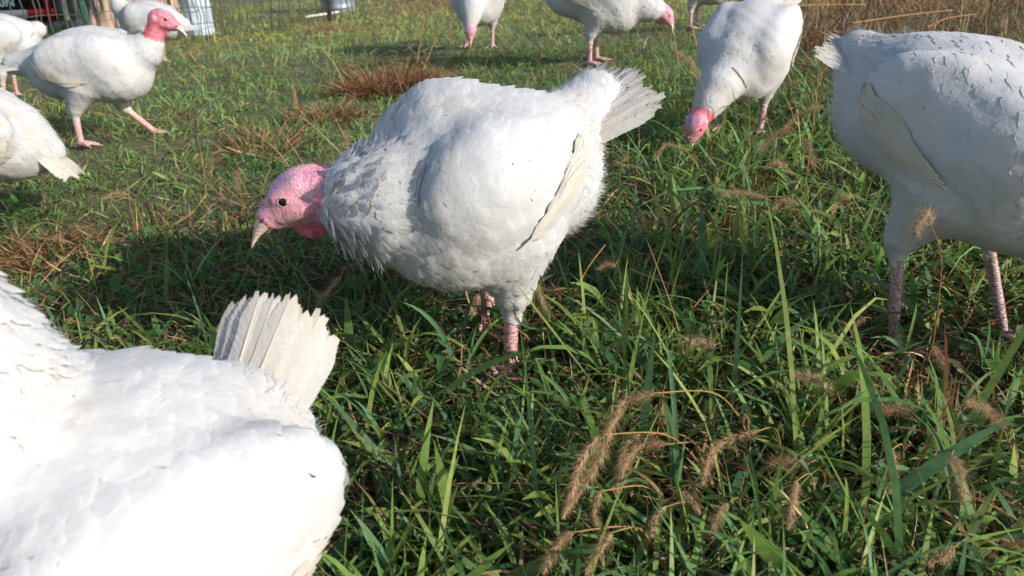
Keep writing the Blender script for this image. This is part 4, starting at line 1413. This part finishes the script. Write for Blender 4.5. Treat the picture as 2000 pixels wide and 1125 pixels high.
FOX = [
    ('largest foxtail, arching seed head drooping to the left in the centre foreground', [(1278, 768), (1215, 790), (1185, 850), (1160, 915), (1112, 992)], .98, (1480, 900), 1.25, 0),
    ('second long foxtail drooping just below the largest one', [(1170, 850), (1135, 900), (1118, 960), (1100, 1010)], .93, (1400, 960), 1.1, 0),
    ('short foxtail nodding behind the largest foxtail\'s base', [(1250, 850), (1222, 868), (1212, 905)], .98, (1400, 930), 1.0, 2),
    ('tangled foxtail head below the two big foreground ones', [(1172, 960), (1160, 1000), (1168, 1035)], .88, (1330, 1030), .9, 0),
    ('small foxtail leaning right among the foreground cluster', [(1330, 960), (1352, 978), (1366, 1004)], .89, (1300, 1030), .8, 2),
    ('slim foxtail between the third and fourth foreground heads', [(1300, 990), (1280, 1012), (1272, 1048)], .86, (1380, 1060), .8, 2),
    ('small pale foxtail left of the right turkey\'s left foot', [(1690, 620), (1672, 632), (1664, 650)], 1.25, (1700, 690), .8, 2),
    ('tiny foxtail in the grass below the centre turkey\'s rump', [(1200, 520), (1184, 516), (1168, 526)], 1.4, (1215, 560), .9, 0),
    ('broad foxtail head curling down just right of the largest one', [(1300, 868), (1250, 872), (1220, 905), (1205, 960)], .93, (1430, 960), 1.25, 0),
    ('tan foxtail curving down right of the two big foreground heads', [(1480, 842), (1415, 862), (1385, 895), (1372, 945)], .95, (1530, 930), 1.1, 0),
    ('drooping foxtail at the bottom edge below the largest foxtail', [(1118, 1040), (1090, 1062), (1062, 1118)], .82, (1330, 1110), 1.2, 0),
    ('short foxtail at the bottom edge beside the one under the largest', [(1195, 1040), (1170, 1075), (1145, 1118)], .82, (1290, 1118), 1.1, 0),
    ('upright golden foxtail against the grass left of the head down turkey', [(1366, 152), (1348, 122), (1320, 103)], 2.05, (1400, 320), 1.3, 2),
    ('golden foxtail bending under the head down turkey\'s beak', [(1330, 290), (1300, 284), (1278, 312)], 2.0, (1372, 372), 1.2, 2),
    ('horizontal tan foxtail below the head down turkey', [(1490, 386), (1450, 378), (1402, 376)], 1.75, (1560, 440), 1.2, 2),
    ('grey shaded foxtail right of the centre turkey\'s rump', [(1292, 434), (1262, 438), (1240, 460)], 1.68, (1320, 500), 1.2, 0),
    ('pale fuzzy foxtail in the middle of the right hand grass', [(1395, 678), (1368, 664), (1342, 676)], 1.18, (1410, 720), 1.5, 2),
    ('tan foxtail lying across the blades right of centre', [(1626, 772), (1590, 742), (1550, 734)], 1.08, (1640, 850), 1.3, 2),
    ('tan foxtail pointing left in the lower right grass', [(1790, 812), (1750, 798), (1712, 802)], 1.04, (1810, 880), 1.2, 0),
    ('foxtail drooping to the right near the right edge', [(1880, 788), (1925, 796), (1962, 836)], 1.05, (1850, 880), 1.2, 0),
    ('golden foxtail on a tall stem in front of the right turkey\'s belly', [(1818, 440), (1806, 418), (1792, 440), (1786, 458)], 1.0, (1812, 740), 1.3, 2),
    ('small foxtail drooping behind the right turkey\'s foot', [(1818, 676), (1834, 690), (1848, 722)], 1.2, (1800, 760), 1.0, 0),
    ('dark foxtail arching in front of the right turkey\'s tail', [(1598, 150), (1625, 122), (1650, 124), (1672, 142)], 1.85, (1590, 300), .7, 0),
    ('brown foxtail between the two right hand turkeys', [(1525, 262), (1560, 222), (1605, 208)], 1.95, (1500, 380), 1.3, 0),
    ('second brown foxtail between the two right hand turkeys', [(1480, 300), (1505, 268), (1548, 250)], 1.9, (1470, 400), 1.1, 0),
    ('foxtail bowing right in front of the head down turkey\'s legs', [(1490, 330), (1520, 318), (1548, 340)], 1.85, (1470, 420), 1.0, 2),
    ('foxtail standing against the dry weeds left of the right turkey', [(1590, 330), (1584, 300), (1570, 272)], 1.9, (1600, 430), 1.0, 0),
    ('pale foxtail nodding left between the two right turkeys', [(1560, 400), (1530, 392), (1508, 410)], 1.7, (1600, 470), 1.0, 2),
    ('slim foxtail leaning over the dark grass near the right turkey', [(1625, 420), (1640, 392), (1660, 384)], 1.65, (1600, 520), .8, 0),
    ('short tan foxtail standing behind the centre turkey\'s neck', [(680, 305), (678, 280), (676, 258)], 1.95, (684, 340), 1.0, 0),
    ('brown foxtail standing left of the centre turkey\'s head', [(470, 382), (462, 356), (468, 332)], 1.85, (478, 420), 1.2, 0),
    ('bent brown foxtail left of the centre turkey\'s beak', [(455, 412), (440, 396), (432, 380)], 1.8, (470, 440), 1.0, 0),
    ('flattened grey foxtail in the shade under the centre turkey\'s breast', [(665, 540), (640, 570), (618, 600)], 1.5, (690, 560), 1.4, 0),
    ('fuzzy tan foxtail behind the centre turkey\'s leg', [(935, 575), (925, 598), (918, 616)], 1.42, (940, 640), 1.6, 2),
    ('olive foxtail right of the centre turkey\'s leg', [(1048, 555), (1056, 585), (1072, 620)], 1.4, (1040, 650), 1.5, 1),
    ('drooping dark foxtail at the lower right', [(1858, 890), (1875, 925), (1882, 985)], .98, (1840, 970), 1.2, 0),
    ('brown foxtail bowing down left of the lower right dead clump', [(1555, 940), (1548, 980), (1540, 1030)], .90, (1590, 1010), 1.1, 0),
    ('flat foxtail head right of the third foreground head', [(1580, 905), (1540, 900), (1500, 908)], .95, (1600, 960), 1.2, 0),
    ('foxtail touching the bottom edge in the lower right grass', [(1862, 1070), (1840, 1085), (1812, 1100)], .84, (1900, 1110), 1.1, 2),
    ('grey foxtail in the dark grass left of the horizontal one', [(1345, 395), (1322, 410), (1308, 435)], 1.75, (1370, 450), 1.0, 0),
    ('small foxtail at the left edge below the dirty tailed turkey', [(250, 380), (222, 378), (205, 388)], 1.95, (270, 410), .9, 0),
    ('thin foxtail leaning before the head down turkey\'s breast', [(1458, 172), (1446, 150), (1430, 132)], 2.05, (1470, 330), .5, 0),
    ('drooping foxtail low beside the dead clump at lower right', [(1740, 880), (1745, 920), (1736, 960)], .98, (1760, 950), 1.1, 0),
    ('foxtail hanging left of the lower right bottom foxtail', [(1420, 985), (1398, 1010), (1390, 1050)], .87, (1450, 1050), 1.0, 0),
]
for k, (lb, hd, Y, rt, th, tn) in enumerate(FOX):
    foxtail(lb, hd, Y, rt, th, k, tn)

# ------------------------------------------------------------------ single dry stems
def dry_stem(label, path, Y, w=.0016, c=(.36, .20, .08), name='dry_stem'):
    P = np.array([at_Y(a, b, yy) for (a, b), yy in zip(path, Y)])
    gz = ground_z(P[:, 0], P[:, 1]); P[:, 2] = np.maximum(P[:, 2], gz + .004)
    C0 = bez(P, 18)
    mb = MB(); mb.tube(C0 - P[0], np.linspace(w, w * .55, 18), 6)
    o = mb.build(name, M_STRAW, None, True, np.array(c)); o.location = P[0]
    tag(o, label, 'dry stem', 'dry stems lying over the grass', 'thing')


STEMS = [
    ('long orange stem lying across the grass in front of the big foxtails', [(1600, 1040), (1330, 985), (1130, 948), (850, 944)], [.84, .88, .9, .93], .0015),
    ('thin red brown stem running down right of the centre turkey', [(1342, 760), (1318, 620), (1262, 465)], [1.22, 1.25, 1.45], .0014),
    ('short rusty stem leaning beside the centre turkey\'s rump', [(1120, 572), (1150, 520), (1182, 478)], [1.42, 1.42, 1.43], .0022),
    ('orange stem lying right of the centre turkey\'s rump', [(1230, 525), (1280, 545), (1332, 562)], [1.46, 1.44, 1.43], .0018),
    ('tan stem slanting in front of the right turkey\'s left leg', [(1775, 620), (1740, 520), (1705, 415)], [1.3, 1.28, 1.27], .0014),
    ('yellow stem slanting through the turf left of the centre turkey\'s beak', [(322, 448), (370, 420), (398, 385), (402, 360)], [1.9, 1.92, 1.95, 1.96], .0018),
    ('pale stem crossing the turf left of the centre turkey\'s head', [(440, 390), (390, 345), (332, 292)], [2.1, 2.2, 2.35], .0016),
    ('orange stem at the left edge above the close turkey', [(78, 555), (110, 520), (150, 482)], [1.6, 1.63, 1.7], .0016),
    ('upright straw behind the centre turkey\'s back at left', [(812, 150), (818, 100), (830, 30)], [4.2, 4.2, 4.2], .004),
    ('slanting straw behind the centre turkey\'s back at right', [(825, 140), (845, 90), (862, 50)], [4.1, 4.1, 4.1], .004),
    ('pale straw lying across the top right dry ground', [(1545, 12), (1610, 10), (1690, 9)], [4.6, 4.6, 4.6], .007),
    ('long straw stalk lying above the right turkey\'s back', [(1660, 46), (1740, 34), (1800, 26), (1860, 20)], [3.6, 3.6, 3.6, 3.6], .005),
    ('straw stalk lying above the right turkey at the right', [(1810, 54), (1850, 36), (1905, 28)], [3.5, 3.5, 3.5], .005),
    ('straw stalk resting left of the right turkey\'s back', [(1600, 62), (1650, 84), (1698, 102)], [3.0, 2.95, 2.9], .0035),
    ('orange stem lying across the lower right corner', [(1830, 985), (1910, 978), (1990, 970)], [.93, .93, .93], .0018),
    ('rusty upright stem in the lower right grass', [(1660, 990), (1668, 940), (1678, 900)], [.93, .93, .93], .0024),
    ('orange stem arching left of the lower right corner', [(1400, 905), (1480, 925), (1570, 950)], [.97, .95, .93], .0015),
    ('thin orange stem under the big foxtails near the bottom edge', [(1250, 1095), (1180, 1070), (1115, 1062)], [.82, .82, .82], .0015),
    ('brown stem leaning right of the rusty clump behind the centre turkey', [(1075, 118), (1050, 90), (1022, 66)], [4.2, 4.2, 4.2], .0035),
]
for (lb, pth, Ys, w_) in STEMS: dry_stem(lb, pth, Ys, w_)

# ------------------------------------------------------------------ tall tufts of single broad blades
def tuft(label, root, tips, seed=0, width=.009):
    rng = np.random.default_rng(seed + 900)
    rp = ground_at(*root); rp[2] = float(ground_z(rp[0], rp[1]))
    e = empty('grass_tuft', rp); tag(e, label, 'grass tuft', 'tall tufts of broad grass blades', 'thing')
    for k, (tx, ty) in enumerate(tips):
        dY = rng.uniform(-.05, .05)
        tip = at_Y(tx, ty, rp[1] + dY) - rp
        K = 8
        b0 = rng.normal(0, .006, 3) * np.array([1, 1, 0])
        ctrl = tip * np.array([.35, .35, .62]) + np.array([0, 0, .02 + .12 * np.linalg.norm(tip[:2])])
        s_ = np.linspace(0, 1, K + 1)[:, None]
        C0 = b0 * (1 - s_) ** 2 + 2 * ctrl * s_ * (1 - s_) + tip * s_ ** 2
        tg = np.gradient(C0, axis=0); tg /= np.linalg.norm(tg, axis=1)[:, None]
        view = CAM - (C0 + rp); view /= np.linalg.norm(view, axis=1)[:, None]
        sd = np.cross(tg, np.array([rng.normal(0, .4), -1.0, rng.uniform(.1, .8)])); sd /= np.linalg.norm(sd, axis=1)[:, None]
        nn = np.cross(sd, tg)
        w = (width * rng.uniform(.6, 1.15) * np.interp(s_[:, 0], [0, .3, .7, 1], [.6, 1, .75, .04]))[:, None] * .5
        V = np.stack([C0 - sd * w, C0 - nn * w * .35, C0 + sd * w], 1).reshape(-1, 3)
        Q = []
        for j in range(K):
            a = j * 3; Q += [(a, a + 1, a + 4, a + 3), (a + 1, a + 2, a + 5, a + 4)]
        c = GREENS[rng.integers(0, 4)] * rng.uniform(.9, 1.4)
        cc = np.repeat(c[None] * np.linspace(.85, 1.15, K + 1)[:, None], 3, 0)
        mesh_np('blade', V, np.array(Q), M_GRASS, e, cc)


TUFTS = [
    ('broad blades leaning left below the centre turkey\'s breast', (905, 740), [(785, 590), (880, 700), (960, 700), (840, 760), (1000, 610)]),
    ('tall single blades rising before the centre turkey\'s leg', (1000, 960), [(1022, 800), (985, 850), (960, 900), (1040, 880)]),
    ('tall blade standing in front of the dark grass right of the centre turkey', (1232, 520), [(1240, 372), (1175, 420), (1210, 470), (1290, 450)]),
    ('arching blades in the middle of the right hand grass', (1385, 590), [(1402, 450), (1360, 480), (1420, 500), (1340, 540)]),
    ('broad blades sweeping to the right across the lower right grass', (1560, 950), [(1695, 760), (1640, 850), (1520, 800), (1450, 850), (1600, 830)]),
    ('upright pair of blades right of the largest foxtail', (1318, 1010), [(1300, 660), (1290, 770), (1340, 850)]),
    ('fan of blades right of the grass centre', (1470, 560), [(1470, 430), (1440, 470), (1515, 480), (1540, 520)]),
    ('drooping blades at the lower right edge', (1870, 960), [(1990, 900), (1960, 980), (1820, 870), (1790, 900), (1900, 850)]),
    ('wide blades pressed down at the bottom left of the grass', (760, 1080), [(880, 1060), (830, 1010), (720, 1000), (1000, 1050)]),
    ('blades spreading beside the close turkey\'s rump', (760, 900), [(690, 780), (720, 830), (850, 880), (830, 800), (640, 760)]),
    ('blades before the right turkey\'s left foot', (1770, 720), [(1790, 590), (1740, 620), (1830, 640), (1700, 660)]),
    ('tall thin blades near the right edge of the grass', (1920, 760), [(1930, 620), (1960, 690), (1890, 650), (1985, 720)]),
    ('arching blade bridging the middle foreground', (1130, 850), [(1040, 720), (1060, 800), (1200, 800), (1230, 760), (1180, 880)]),
    ('upright blades at the bottom right', (1640, 1110), [(1650, 930), (1600, 980), (1700, 960), (1740, 1000), (1560, 1040)]),
    ('blades leaning right at the bottom centre', (950, 1110), [(1060, 990), (1010, 1040), (890, 1000), (860, 1060)]),
    ('short tuft in the lit turf left of the centre turkey\'s beak', (330, 480), [(300, 440), (350, 430), (380, 450), (280, 465)]),
    ('blade tuft between the close turkey\'s tail and the shaded grass', (650, 700), [(600, 640), (690, 650), (720, 680), (580, 690)]),
    ('blades at the bottom of the right foreground', (1440, 1115), [(1400, 1000), (1480, 960), (1520, 1060), (1380, 1070)]),
    ('narrow blades crossing beside the middle right foxtail', (1290, 720), [(1260, 610), (1320, 640), (1230, 660), (1350, 690)]),
    ('blades standing left of the right turkey', (1600, 560), [(1590, 400), (1570, 450), (1640, 470), (1540, 500), (1660, 520)]),
]
for k, (lb, rt, tips) in enumerate(TUFTS): tuft(lb, rt, tips, k)
